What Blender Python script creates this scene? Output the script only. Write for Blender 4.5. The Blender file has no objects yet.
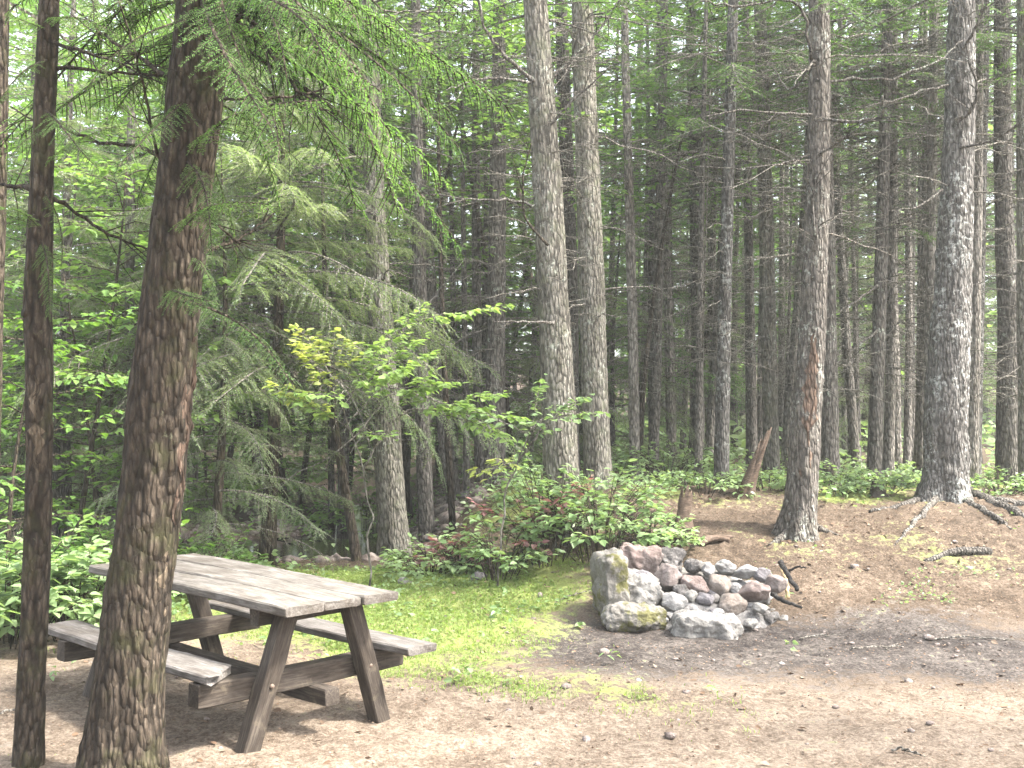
HAZE = .0017
import bpy, bmesh, math, random
import numpy as np
from mathutils import Matrix, Vector

C = bpy.context.scene
COL = C.collection
PI = math.pi
rad = math.radians

# ------------------------------------------------------------------ camera
F_PX, PITCH, ROLL, CAM_H = 1076.5, 0.0259, 0.0114, 1.7555
cF = np.array([0, math.cos(PITCH), math.sin(PITCH)])
cZ = np.array([0, -math.sin(PITCH), math.cos(PITCH)])
cX = np.array([1.0, 0, 0])
cR = math.cos(ROLL) * cX + math.sin(ROLL) * cZ
cU = -math.sin(ROLL) * cX + math.cos(ROLL) * cZ
CAM = np.array([0, 0, CAM_H])

def P(u, v, d):
    return CAM + d * (cF + (u - 512) / F_PX * cR - (v - 384) / F_PX * cU)

cam_data = bpy.data.cameras.new("camera")
cam = bpy.data.objects.new("camera", cam_data)
COL.objects.link(cam)
cam_data.sensor_width = 36
cam_data.lens = 36 * F_PX / 1024
cam_data.clip_start = 0.05
cam_data.clip_end = 2000
cam.matrix_world = Matrix(((cR[0], cU[0], -cF[0], CAM[0]), (cR[1], cU[1], -cF[1], CAM[1]),
                           (cR[2], cU[2], -cF[2], CAM[2]), (0, 0, 0, 1)))
C.camera = cam

# ------------------------------------------------------------------ noise
def _hash(ix, iy, iz, seed):
    h = (ix.astype(np.int64) * 374761393 + iy.astype(np.int64) * 668265263 + iz.astype(np.int64) * 2147483647 + seed * 974634777) & 0xFFFFFFFF
    h = ((h ^ (h >> 13)) * 1274126177) & 0xFFFFFFFF
    h = ((h ^ (h >> 16)) * 2246822519) & 0xFFFFFFFF
    return ((h ^ (h >> 15)) & 0xFFFFFF) / float(0xFFFFFF)

def vnoise(p, seed=0):
    p = np.asarray(p, float)
    i = np.floor(p); f = p - i; f = f * f * (3 - 2 * f)
    r = 0
    for dx in (0, 1):
        for dy in (0, 1):
            for dz in (0, 1):
                w = (f[..., 0] if dx else 1 - f[..., 0]) * (f[..., 1] if dy else 1 - f[..., 1]) * (f[..., 2] if dz else 1 - f[..., 2])
                r = r + w * _hash(i[..., 0] + dx, i[..., 1] + dy, i[..., 2] + dz, seed)
    return r * 2 - 1

def fbm(p, seed=0, oct=4):
    p = np.asarray(p, float); a, s, r = 1.0, 1.0, 0
    for o in range(oct):
        r = r + a * vnoise(p * s, seed + o); a *= .5; s *= 2.03
    return r

def ss(a, b, t):
    t = np.clip((np.asarray(t, float) - a) / (b - a), 0, 1)
    return t * t * (3 - 2 * t)

# ------------------------------------------------------------------ terrain
CHAN = np.array([(-14, 13.4), (-7, 14.0), (-4, 14.3), (-2.5, 14.7), (-1.8, 16.4), (-2.6, 22), (-4, 32)], float)

def chan_dist(x, y):
    best = np.full(np.shape(x), 1e9)
    for a, b in zip(CHAN[:-1], CHAN[1:]):
        ab = b - a
        t = np.clip(((x - a[0]) * ab[0] + (y - a[1]) * ab[1]) / (ab @ ab), 0, 1)
        best = np.minimum(best, np.hypot(x - a[0] - t * ab[0], y - a[1] - t * ab[1]))
    return best

def mound_w(x, y):
    xb = np.interp(y, [0, 9, 10, 14, 20, 40], [2.2, 1.3, .8, -.5, -2, -6])
    return ss(xb - 1.1, xb + .9, x)

def height(x, y):
    x = np.asarray(x, float); y = np.asarray(y, float)
    w = mound_w(x, y)
    z = .82 * ss(8.5, 12.7, y) * w
    z = z + .7 * ss(17, 32, y) * (1 - w)
    z = z + 7 * ss(40, 120, np.hypot(x, y))
    z = z - .46 * np.exp(-(chan_dist(x, y) / 1.25) ** 2)
    z = z + .16 * np.exp(-((x + .1) ** 2 / 1.2 + (y - 10.2) ** 2 / .8))
    p = np.stack([x, y, np.zeros_like(x)], -1)
    z = z + .030 * fbm(p * .9, 3, 2) + .010 * fbm(p * 4.5, 5, 2)
    return z

def hz(x, y):
    return float(height(np.array([x]), np.array([y]))[0])

def G(u, v):
    """where the view ray through a pixel meets the ground"""
    d = np.linspace(3, 60, 6000)
    q = CAM + d[:, None] * (cF + (u - 512) / F_PX * cR - (v - 384) / F_PX * cU)
    k = np.nonzero(q[:, 2] < height(q[:, 0], q[:, 1]))[0]
    k = k[0] if len(k) else -1
    return np.array([q[k, 0], q[k, 1], hz(q[k, 0], q[k, 1])])

# ------------------------------------------------------------------ mesh buffer
class MB:
    def __init__(s):
        s.v, s.t, s.q, s.tm, s.qm, s.n = [], [], [], [], [], 0
    def add(s, v, tris=None, quads=None, m=0):
        v = np.asarray(v, float).reshape(-1, 3)
        s.v.append(v)
        if tris is not None and len(tris):
            s.t.append(np.asarray(tris) + s.n); s.tm.append(np.full(len(tris), m))
        if quads is not None and len(quads):
            s.q.append(np.asarray(quads) + s.n); s.qm.append(np.full(len(quads), m))
        s.n += len(v)
    def arrays(s):
        V = np.concatenate(s.v) if s.v else np.zeros((0, 3))
        T = np.concatenate(s.t) if s.t else np.zeros((0, 3), int)
        Q = np.concatenate(s.q) if s.q else np.zeros((0, 4), int)
        tm = np.concatenate(s.tm) if s.tm else np.zeros(0, int)
        qm = np.concatenate(s.qm) if s.qm else np.zeros(0, int)
        return V, T, Q, tm, qm
    def merge(s, o, M=None, off=None):
        V, T, Q, tm, qm = o if isinstance(o, tuple) else o.arrays()
        if M is not None: V = V @ np.asarray(M).T
        if off is not None: V = V + off
        s.v.append(V)
        if len(T): s.t.append(T + s.n); s.tm.append(tm)
        if len(Q): s.q.append(Q + s.n); s.qm.append(qm)
        s.n += len(V)
    def mesh(s, name, mats, smooth=True, origin=None, attrs=None):
        V, T, Q, tm, qm = s.arrays()
        if origin is not None: V = V - np.asarray(origin)
        me = bpy.data.meshes.new(name)
        me.vertices.add(len(V)); me.vertices.foreach_set('co', V.astype(np.float32).ravel())
        nl = len(T) * 3 + len(Q) * 4
        me.loops.add(nl)
        me.loops.foreach_set('vertex_index', np.concatenate([T.ravel(), Q.ravel()]).astype(np.int32))
        me.polygons.add(len(T) + len(Q))
        st = np.concatenate([np.arange(len(T)) * 3, len(T) * 3 + np.arange(len(Q)) * 4]).astype(np.int32)
        me.polygons.foreach_set('loop_start', st)
        me.polygons.foreach_set('material_index', np.concatenate([tm, qm]).astype(np.int32))
        me.polygons.foreach_set('use_smooth', np.full(len(T) + len(Q), smooth))
        for m in (mats if isinstance(mats, (list, tuple)) else [mats]): me.materials.append(m)
        for k, a in (attrs or {}).items():
            at = me.attributes.new(k, 'FLOAT', 'POINT'); at.data.foreach_set('value', np.asarray(a, np.float32))
        me.update(calc_edges=True); me.validate()
        return me
    def obj(s, name, mats, parent=None, smooth=True, origin=None, attrs=None):
        o = bpy.data.objects.new(name, s.mesh(name, mats, smooth, origin, attrs))
        COL.objects.link(o)
        if origin is not None: o.location = Vector(origin)
        if parent is not None:
            o.parent = parent
            if origin is not None: o.location = Vector(origin) - parent.location
        return o

def tag(o, label, cat, group=None, kind=None):
    if label: o['label'] = label
    if cat: o['category'] = cat
    if group: o['group'] = group
    if kind: o['kind'] = kind
    return o

def empty(name, loc, label, cat, group=None):
    o = bpy.data.objects.new(name, None); COL.objects.link(o)
    o.empty_display_size = .1
    o.location = Vector(loc)
    return tag(o, label, cat, group)

def catmull(p, n):
    p = np.asarray(p, float)
    if len(p) == 2:
        t = np.linspace(0, 1, n)[:, None]; return p[0] * (1 - t) + p[1] * t
    q = np.vstack([2 * p[0] - p[1], p, 2 * p[-1] - p[-2]])
    t = np.linspace(0, len(p) - 1 - 1e-9, n); i = t.astype(int); f = (t - i)[:, None]
    a, b, c, d = q[i], q[i + 1], q[i + 2], q[i + 3]
    return .5 * (2 * b + (c - a) * f + (2 * a - 5 * b + 4 * c - d) * f ** 2 + (3 * b - a - 3 * c + d) * f ** 3)

def tube(mb, pts, radii, sides=5, m=0, bumpy=None, cap=True):
    """tapered tube along pts; bumpy(V, ang, along) -> factor"""
    pts = np.asarray(pts, float); n = len(pts)
    radii = np.asarray(radii, float) * np.ones(n)
    T = np.gradient(pts, axis=0); T /= np.linalg.norm(T, axis=1)[:, None] + 1e-12
    ref = np.array([1.0, .02, .05]) if abs(T[:, 2]).mean() > .6 else np.array([.03, .05, 1.0])
    A = np.cross(T, ref); A /= np.linalg.norm(A, axis=1)[:, None] + 1e-12
    B = np.cross(T, A)
    ang = np.linspace(0, 2 * PI, sides, endpoint=False)
    rr = radii[:, None] * np.ones(sides)
    if bumpy is not None:
        V0 = pts[:, None] + rr[..., None] * (np.cos(ang)[None, :, None] * A[:, None] + np.sin(ang)[None, :, None] * B[:, None])
        rr = rr * bumpy(V0, ang[None, :] + 0 * rr, pts)
    V = pts[:, None] + rr[..., None] * (np.cos(ang)[None, :, None] * A[:, None] + np.sin(ang)[None, :, None] * B[:, None])
    i = np.arange(n - 1)[:, None] * sides; j = np.arange(sides)[None]; k = (j + 1) % sides
    Q = np.stack([i + j, i + k, i + sides + k, i + sides + j], -1).reshape(-1, 4)
    V = V.reshape(-1, 3); tr = []
    if cap:
        V = np.vstack([V, pts[0], pts[-1]])
        a, b = n * sides, n * sides + 1
        tr = [(a, (q + 1) % sides, q) for q in range(sides)] + [(b, (n - 1) * sides + q, (n - 1) * sides + (q + 1) % sides) for q in range(sides)]
    mb.add(V, np.array(tr) if tr else None, Q, m)

# ------------------------------------------------------------------ materials
def mat(name):
    m = bpy.data.materials.new(name); m.use_nodes = True
    nt = m.node_tree; nt.nodes.clear()
    out = nt.nodes.new('ShaderNodeOutputMaterial')
    return m, nt, out

def nd(nt, typ, ins=None, **kw):
    n = nt.nodes.new(typ)
    for k, v in kw.items(): setattr(n, k, v)
    for k, v in (ins or {}).items():
        if isinstance(v, bpy.types.NodeSocket): nt.links.new(v, n.inputs[k])
        else: n.inputs[k].default_value = v
    return n

def rgb(c): return (c[0], c[1], c[2], 1)

def ramp(nt, fac, stops, interp='LINEAR'):
    n = nd(nt, 'ShaderNodeValToRGB', {'Fac': fac})
    n.color_ramp.interpolation = interp
    e = n.color_ramp.elements
    while len(e) > 1: e.remove(e[-1])
    e[0].position, e[0].color = stops[0][0], rgb(stops[0][1])
    for p, c in stops[1:]:
        x = e.new(p); x.color = rgb(c)
    return n.outputs['Color']

def mixc(nt, fac, a, b, mode='MIX'):
    n = nt.nodes.new('ShaderNodeMix'); n.data_type = 'RGBA'; n.blend_type = mode
    for s, v in ((n.inputs[0], fac), (n.inputs[6], a), (n.inputs[7], b)):
        if isinstance(v, bpy.types.NodeSocket): nt.links.new(v, s)
        elif isinstance(v, (int, float)): s.default_value = v
        else: s.default_value = rgb(v)
    return n.outputs[2]

def mth(nt, op, a, b=0.5, c=None):
    n = nd(nt, 'ShaderNodeMath', operation=op)
    for i, v in enumerate((a, b) + ((c,) if c is not None else ())):
        if isinstance(v, bpy.types.NodeSocket): nt.links.new(v, n.inputs[i])
        else: n.inputs[i].default_value = v
    return n.outputs[0]

def coords(nt, scale=(1, 1, 1), kind='Object'):
    tc = nd(nt, 'ShaderNodeTexCoord')
    mp = nd(nt, 'ShaderNodeMapping', {'Vector': tc.outputs[kind], 'Scale': scale})
    return mp.outputs[0]

def noise(nt, vec, scale, detail=4, rough=.55):
    return nd(nt, 'ShaderNodeTexNoise', {'Vector': vec, 'Scale': scale, 'Detail': detail, 'Roughness': rough}).outputs['Fac']

def finish(nt, out, color, rough=.85, bump=None, strength=.4, dist=.01, spec=.25):
    b = nd(nt, 'ShaderNodeBsdfPrincipled', {'Roughness': rough, 'Specular IOR Level': spec})
    if isinstance(color, bpy.types.NodeSocket): nt.links.new(color, b.inputs['Base Color'])
    else: b.inputs['Base Color'].default_value = rgb(color)
    if bump is not None:
        bn = nd(nt, 'ShaderNodeBump', {'Height': bump, 'Strength': strength, 'Distance': dist})
        nt.links.new(bn.outputs[0], b.inputs['Normal'])
    nt.links.new(b.outputs[0], out.inputs['Surface'])
    return b

def leaf_mat(name, cols, trans=.45, rough=.5, spec=.25, tint=(1.25, 1.3, .7), split=None):
    """leaf colours vary from leaf to leaf; light passes through the blade"""
    m, nt, out = mat(name)
    g = nd(nt, 'ShaderNodeNewGeometry')
    oi = nd(nt, 'ShaderNodeObjectInfo')
    big = noise(nt, coords(nt), .9, 2)
    f = mth(nt, 'ADD', mth(nt, 'MULTIPLY', g.outputs['Random Per Island'], .62), mth(nt, 'MULTIPLY', mth(nt, 'SUBTRACT', big, .5), .9))
    f = mth(nt, 'ADD', f, mth(nt, 'MULTIPLY', oi.outputs['Random'], .25))
    f = mth(nt, 'ADD', f, .05)
    col = ramp(nt, f, [(i / max(1, len(cols) - 1), c) for i, c in enumerate(cols)])
    b = nd(nt, 'ShaderNodeBsdfPrincipled', {'Base Color': col, 'Roughness': rough, 'Specular IOR Level': spec})
    tcol = mixc(nt, 1.0, col, tint, 'MULTIPLY')
    t = nd(nt, 'ShaderNodeBsdfTranslucent', {'Color': tcol})
    mx = nd(nt, 'ShaderNodeMixShader', {0: trans, 1: b.outputs[0], 2: t.outputs[0]})
    nt.links.new(mx.outputs[0], out.inputs['Surface'])
    return m

def bark_mat(name, dark, mid, light, lichen=None, lichen_amt=.5, scale=1.0, moss=None, peel=None):
    m, nt, out = mat(name)
    v2 = coords(nt)
    oi = nd(nt, 'ShaderNodeObjectInfo')
    warp = nd(nt, 'ShaderNodeTexNoise', {'Vector': v2, 'Scale': 7 * scale, 'Detail': 3}).outputs['Color']
    wv = nd(nt, 'ShaderNodeVectorMath', {0: warp, 1: (.022, .022, .10)}, operation='MULTIPLY').outputs[0]
    sh = nd(nt, 'ShaderNodeVectorMath', {0: v2, 1: wv}, operation='ADD').outputs[0]
    sh = nd(nt, 'ShaderNodeVectorMath', {0: sh, 1: oi.outputs['Location']}, operation='ADD').outputs[0]
    sh = nd(nt, 'ShaderNodeMapping', {'Vector': sh, 'Scale': (1, 1, .30)}).outputs[0]
    n1 = noise(nt, sh, 42 * scale, 8, .75)
    vo = nd(nt, 'ShaderNodeTexVoronoi', {'Vector': sh, 'Scale': 38 * scale}, feature='F1').outputs['Distance']
    crack = ramp(nt, mth(nt, 'ADD', vo, mth(nt, 'MULTIPLY', n1, .5)), [(.55, (1, 1, 1)), (.95, (.18, .18, .18))])
    col = ramp(nt, n1, [(.32, dark), (.5, mid), (.66, light)])
    col = mixc(nt, .75, col, mixc(nt, 1.0, col, crack, 'MULTIPLY'))
    if lichen:
        n2 = noise(nt, v2, 17 * scale, 6, .75)
        n3 = noise(nt, v2, 1.7, 2)
        lm = ramp(nt, mth(nt, 'ADD', n2, mth(nt, 'MULTIPLY', n3, .5)), [(.98 - .35 * lichen_amt, (0, 0, 0)), (1.06 - .35 * lichen_amt, (1, 1, 1))])
        col = mixc(nt, lm, col, lichen)
    if moss:
        n4 = noise(nt, v2, 5, 4, .7)
        mm = ramp(nt, n4, [(.5, (0, 0, 0)), (.66, (1, 1, 1))])
        col = mixc(nt, mth(nt, 'MULTIPLY', mm, .6), col, moss)
    if peel:
        n5 = noise(nt, coords(nt, (1.6, 1.6, .5)), 3.0, 3, .6)
        pm = ramp(nt, n5, [(.60, (0, 0, 0)), (.64, (1, 1, 1))])
        col = mixc(nt, pm, col, peel)
    st_ = noise(nt, coords(nt, (1, 1, .12)), 9, 3, .6)
    col = mixc(nt, 1.0, col, ramp(nt, st_, [(.3, (.62, .60, .58)), (.62, (1.12, 1.12, 1.12))]), 'MULTIPLY')
    tone = nd(nt, 'ShaderNodeMapRange', {'Value': oi.outputs['Random'], 'To Min': .75, 'To Max': 1.2}).outputs[0]
    hsv = nd(nt, 'ShaderNodeHueSaturation', {'Color': col, 'Value': tone}).outputs[0]
    h = mth(nt, 'ADD', mth(nt, 'MULTIPLY', n1, .6), mth(nt, 'MULTIPLY', crack, .6))
    finish(nt, out, hsv, .9, h, 1.0, .04, .15)
    return m

M = {}
M['needle'] = leaf_mat('spruce_needles', [(.05, .098, .034), (.08, .148, .046), (.118, .195, .062)], .5,.65, .12)
M['needle_soft'] = leaf_mat('hemlock_needles', [(.12, .165, .09), (.17, .22, .125), (.23, .28, .165)], .5, .65, .12)
M['needle_fore'] = leaf_mat('near_fir_needles', [(.065, .14, .045), (.10, .19, .06), (.15, .24, .085)], .58, .65, .10)
M['leaf'] = leaf_mat('maple_leaves', [(.06, .125, .03), (.095, .18, .04), (.15, .24, .055)], .5, .4)
M['leaf_light'] = leaf_mat('light_beech_leaves', [(.09, .17, .05), (.135, .225, .065), (.20, .285, .095)], .5, .4)  # a lighter green than the plain maple leaves
M['leaf_pale'] = leaf_mat('pale_beech_leaves', [(.16, .25, .08), (.22, .31, .11), (.30, .38, .16)], .5, .35)
M['leaf_yellow'] = leaf_mat('turning_leaves', [(.20, .28, .09), (.30, .34, .11), (.40, .38, .15)], .5, .4)
M['leaf_red'] = leaf_mat('reddened_leaves', [(.18, .08, .085), (.26, .15, .14), (.18, .19, .11)], .4, .4, tint=(1.3, .9, .8))
M['leaf_low'] = leaf_mat('bramble_leaves', [(.135, .21, .09), (.195, .28, .13), (.275, .355, .19)], .45, .35, .3)
M['grass'] = leaf_mat('grass_blades', [(.13, .19, .055), (.185, .255, .075), (.26, .31, .12)], .5, .45)
M['litter'] = leaf_mat('dead_leaves', [(.05, .035, .025), (.15, .095, .06), (.34, .26, .19)], .1, .8, tint=(1, 1, 1))
M['bark'] = bark_mat('spruce_bark', (.056, .049, .043), (.145, .13, .114), (.25, .234, .212), (.30, .33, .27), .35)
M['bark_grey'] = bark_mat('grey_fir_bark', (.09, .08, .066), (.19, .175, .148), (.285, .268, .228), (.28, .29, .245), .4, moss=(.125, .13, .085))
M['bark_lichen'] = bark_mat('lichen_bark', (.05, .046, .041), (.135, .126, .116), (.225, .217, .203), (.30, .31, .29), .5)
M['bare_wood'] = bark_mat('weathered_bare_wood', (.07, .052, .036), (.145, .112, .078), (.24, .195, .14))
M['inner_bark'] = bark_mat('bared_inner_bark', (.085, .055, .04), (.135, .092, .068), (.21, .158, .122))
M['bark_brown'] = bark_mat('brown_fir_bark', (.022, .017, .013), (.064, .049, .036), (.13, .104, .078), (.12, .125, .08), .2, moss=(.055, .055, .024))
M['bark_peel'] = bark_mat('peeling_bark', (.055, .047, .04), (.135, .12, .105), (.225, .205, .18), (.32, .33, .29), .45, moss=(.17, .155, .13))
M['bark_thin'] = bark_mat('slender_bark', (.10, .09, .076), (.225, .205, .18), (.34, .318, .285), (.26, .28, .24), .3)
M['twig'] = bark_mat('dead_twig', (.13, .115, .095), (.25, .228, .195), (.38, .36, .315))
M['twig_dark'] = bark_mat('dark_twig', (.03, .024, .018), (.07, .055, .04), (.12, .1, .075))

def wood_mat(name, a, b, c, stain=.8):
    m, nt, out = mat(name)
    v = coords(nt, (1.2, 14, 14))
    oi = nd(nt, 'ShaderNodeObjectInfo')
    sh = nd(nt, 'ShaderNodeVectorMath', {0: v, 1: oi.outputs['Random']}, operation='ADD').outputs[0]
    g = noise(nt, sh, 5.5, 6, .65)
    big = noise(nt, coords(nt, (1.5, 4, 4)), 2.6, 4, .6)
    blot = noise(nt, coords(nt), 9, 4, .7)
    col = ramp(nt, g, [(.3, a), (.5, b), (.68, c)])
    st = ramp(nt, big, [(.40, (1, 1, 1)), (.62, (.45, .41, .37))])
    col = mixc(nt, stain, col, mixc(nt, 1.0, col, st, 'MULTIPLY'))
    bl = ramp(nt, blot, [(.60, (0, 0, 0)), (.70, (1, 1, 1))])
    fg = noise(nt, nd(nt, 'ShaderNodeVectorMath', {0: coords(nt, (2.2, 40, 40)), 1: oi.outputs['Random']}, operation='ADD').outputs[0], 6, 3, .6)
    col = mixc(nt, ramp(nt, fg, [(.56, (0, 0, 0)), (.66, (.8, .8, .8))]), col, (.05, .04, .032))
    col = mixc(nt, mth(nt, 'MULTIPLY', bl, .45), col, (.11, .09, .065))
    finish(nt, out, col, .82, mth(nt, 'ADD', g, mth(nt, 'MULTIPLY', blot, .3)), .6, .006, .2)
    return m
M['wood_top'] = wood_mat('bleached_planks', (.077, .069, .061), (.132, .12, .107), (.195, .181, .165))
M['wood_seat'] = wood_mat('grey_seat_planks', (.08, .072, .066), (.135, .124, .115), (.20, .187, .175))
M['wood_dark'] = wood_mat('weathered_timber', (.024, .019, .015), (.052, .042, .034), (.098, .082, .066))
M['rot'] = wood_mat('rotten_wood', (.042, .030, .022), (.098, .068, .050), (.20, .148, .108))

def rock_mat(name, a, b, c, sc=9, moss=None):
    m, nt, out = mat(name)
    v = coords(nt)
    n1 = noise(nt, v, sc, 6, .65); n2 = noise(nt, v, sc * 6, 4, .7)
    col = ramp(nt, mth(nt, 'ADD', mth(nt, 'MULTIPLY', n1, .75), mth(nt, 'MULTIPLY', n2, .25)), [(.34, a), (.5, b), (.64, c)])
    if moss:
        n3 = noise(nt, v, 5, 4, .7)
        g = nd(nt, 'ShaderNodeNewGeometry')
        col = mixc(nt, ramp(nt, n3, [(.50, (0, 0, 0)), (.58, (1, 1, 1))]), col, moss)
    n4 = noise(nt, v, 2.4 + sc * .3, 3, .6)
    col = mixc(nt, ramp(nt, n4, [(.52, (0, 0, 0)), (.70, (.5, .5, .5))]), col, (.07, .062, .056))
    finish(nt, out, col, .9, mth(nt, 'ADD', n1, mth(nt, 'MULTIPLY', n2, 1.0)), .9, .02, .2)
    return m
M['rock_grey'] = rock_mat('grey_stone', (.11, .102, .094), (.20, .19, .175), (.30, .287, .268))
M['rock_pale'] = rock_mat('pale_ashy_stone', (.135, .128, .122), (.22, .212, .203), (.32, .31, .30))
M['rock_moss'] = rock_mat('mossy_stone', (.09, .081, .070), (.155, .144, .128), (.23, .216, .197), moss=(.11, .105, .032))
M['rock_red'] = rock_mat('reddish_stone', (.10, .072, .065), (.165, .126, .113), (.24, .198, .182))
M['rock_pink'] = rock_mat('pinkish_stone', (.125, .10, .091), (.195, .163, .15), (.28, .243, .228))
M['rock_tan'] = rock_mat('tan_stone', (.12, .097, .081), (.185, .154, .132), (.26, .228, .202))
M['rock_purple'] = rock_mat('purplish_cobble', (.085, .075, .078), (.145, .134, .138), (.21, .199, .203))
M['rock_soot'] = rock_mat('sooty_stone', (.03, .028, .027), (.10, .092, .087), (.24, .225, .215))
M['ash_bed'] = rock_mat('ashes', (.075, .07, .066), (.16, .152, .146), (.29, .28, .272), 16)
M['char'] = rock_mat('charred_wood', (.008, .008, .008), (.022, .02, .019), (.07, .065, .06), 20)
m, nt, out = mat('rusty_bolt'); finish(nt, out, (.12, .09, .07), .6); M['bolt'] = m
m, nt, out = mat('stream_water')
wv = noise(nt, coords(nt, (1, 1.8, 1)), 5, 3)
bs = finish(nt, out, (.018, .016, .010), .06, wv, .10, .03, .5)
M['water'] = m
m, nt, out = mat('peeled_wood'); finish(nt, out, (.50, .36, .20), .7); M['peeled'] = m

def ground_mat():
    m, nt, out = mat('forest_ground')
    v = coords(nt, kind='Object')
    A = lambda n: nd(nt, 'ShaderNodeAttribute', attribute_name=n).outputs['Fac']
    n1 = noise(nt, v, 1.6, 5, .6); n2 = noise(nt, v, 12, 6, .72); n3 = noise(nt, v, 48, 4, .75)
    mixn = mth(nt, 'ADD', mth(nt, 'MULTIPLY', n1, .28), mth(nt, 'ADD', mth(nt, 'MULTIPLY', n2, .37), mth(nt, 'MULTIPLY', n3, .35)))
    sand = ramp(nt, mixn, [(.40, (.062, .046, .034)), (.5, (.130, .101, .076)), (.60, (.215, .176, .14))])
    ash = ramp(nt, mixn, [(.41, (.018, .015, .014)), (.5, (.052, .044, .039)), (.60, (.12, .104, .092))])
    duff = ramp(nt, mixn, [(.40, (.032, .023, .016)), (.5, (.072, .053, .038)), (.595, (.138, .106, .08))])
    green = ramp(nt, mixn, [(.36, (.085, .09, .035)), (.5, (.14, .165, .05)), (.64, (.21, .23, .085))])
    grav = ramp(nt, mixn, [(.36, (.085, .06, .05)), (.5, (.17, .125, .105)), (.64, (.28, .22, .19))])
    edge = lambda a: ramp(nt, mth(nt, 'ADD', a, mth(nt, 'MULTIPLY', mth(nt, 'SUBTRACT', mth(nt, 'ADD', mth(nt, 'MULTIPLY', n2, .6), mth(nt, 'MULTIPLY', n1, .4)), .5), 3.4)), [(.34, (0, 0, 0)), (.68, (1, 1, 1))])
    col = mixc(nt, edge(A('duff')), sand, duff)
    col = mixc(nt, edge(A('gravel')), col, grav)
    col = mixc(nt, edge(A('ash')), col, ash)
    col = mixc(nt, edge(A('green')), col, green)
    finish(nt, out, col, .95, mth(nt, 'ADD', n2, mth(nt, 'MULTIPLY', n3, .7)), .7, .02, .1)
    return m
M['ground'] = ground_mat()

# ------------------------------------------------------------------ ground sheet
def axis(lo, hi, step, far, grow=1.16):
    a = list(np.arange(lo, hi + 1e-6, step)); s = step
    b, c = [], []
    p = hi
    while p < far: s *= grow; p += s; b.append(p)
    s = step; p = lo
    while p > -far: s *= grow; p -= s; c.append(p)
    return np.array(c[::-1] + a + b)
gx, gy = axis(-5.5, 6.5, .055, 120), axis(3, 14.5, .055, 120)
X, Y = np.meshgrid(gx, gy)
Z = height(X, Y)
near = (np.abs(X) < 9) & (Y > 2) & (Y < 16)
fine = fbm(np.stack([X * 16, Y * 16, X * 0], -1), 9, 3)
Z = Z + np.where(near, (.013 + .010 * ss(8.6, 10, Y)) * fine, 0)
FP = np.array([1.28, 8.75])     # fire pit centre
nz = fbm(np.stack([X * 1.1, Y * 1.1, 0 * X], -1), 21, 3)
def ash_mask(x, y):
    d = np.sqrt(((x - FP[0] - 1.0) / 2.9) ** 2 + ((y - FP[1] + .55) / 1.3) ** 2)
    return 1.1 * (1 - ss(.2, 1.35, d))
def grass_mask(x, y):
    g = 1.25 * np.exp(-(((x + .75) / 1.15) ** 2 + ((y - 9.2) / 1.7) ** 2) ** 1.5)
    g = g + .8 * np.exp(-((x + 2.6) / 1.6) ** 2 - ((y - 9.6) / 1.3) ** 2)
    g = g + .55 * np.exp(-((x - .55 - .75 * (6.9 - y)) / .55) ** 2 - ((y - 6.75) / .45) ** 2)
    g = g + .35 * np.exp(-((x + .35) / .9) ** 2 - ((y - 7.2) / .45) ** 2)
    g = g + .8 * ss(9.0, 10, y) * (1 - mound_w(x, y)) * (1 - ss(11.4, 12.3, y))
    g = g + .18 * np.exp(-((x - 1.1) / .6) ** 2 - ((y - 5.9) / .35) ** 2)
    return g
ash = ash_mask(X, Y) + .25 * nz
duff = ss(8.3, 9.6, Y) * ss(.3, 1.6, X) + ss(11, 13, Y) * .9
green = grass_mask(X, Y) * .85 + .75 * ss(11.6, 13, Y) * mound_w(X, Y) * (1 - ss(15, 18, Y)) * (.6 + .8 * nz) + .30 * ss(9.6, 10.6, Y) * (1 - ss(12.2, 13, Y)) * mound_w(X, Y) * np.clip(.15 + nz, 0, 1)
gravel = np.exp(-(np.clip(chan_dist(X, Y) - .2, 0, 9) / 1.1) ** 2) * 1.1 * ss(12.2, 13.0, Y)
mb = MB()
ny, nx = X.shape
idx = np.arange(nx * ny).reshape(ny, nx)
Qs = np.stack([idx[:-1, :-1], idx[:-1, 1:], idx[1:, 1:], idx[1:, :-1]], -1).reshape(-1, 4)
mb.add(np.stack([X, Y, Z], -1).reshape(-1, 3), None, Qs)
o = mb.obj('ground', M['ground'], attrs={'ash': ash.ravel(), 'duff': duff.ravel(), 'green': green.ravel(), 'gravel': gravel.ravel()})
o['kind'] = 'structure'

# stream water: a sheet following the channel
mb = MB()
cl = catmull(np.column_stack([CHAN, np.zeros(len(CHAN))]), 60)
T = np.gradient(cl, axis=0); T /= np.linalg.norm(T, axis=1)[:, None]
Nn = np.column_stack([-T[:, 1], T[:, 0], 0 * T[:, 0]])
rows = np.stack([cl + Nn * k for k in (-1.6, -.5, .5, 1.6)], 1)
rows[..., 2] = -.15
ii = np.arange(59)[:, None] * 4 + np.arange(3)[None]
mb.add(rows.reshape(-1, 3), None, np.stack([ii, ii + 4, ii + 5, ii + 1], -1).reshape(-1, 4))
o = mb.obj('stream', M['water']); o['kind'] = 'structure'

# ------------------------------------------------------------------ foliage shapes
def rotmat(az, tilt, roll):
    return np.array((Matrix.Rotation(az, 3, 'Z') @ Matrix.Rotation(tilt, 3, 'Y') @ Matrix.Rotation(roll, 3, 'X')))

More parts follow.
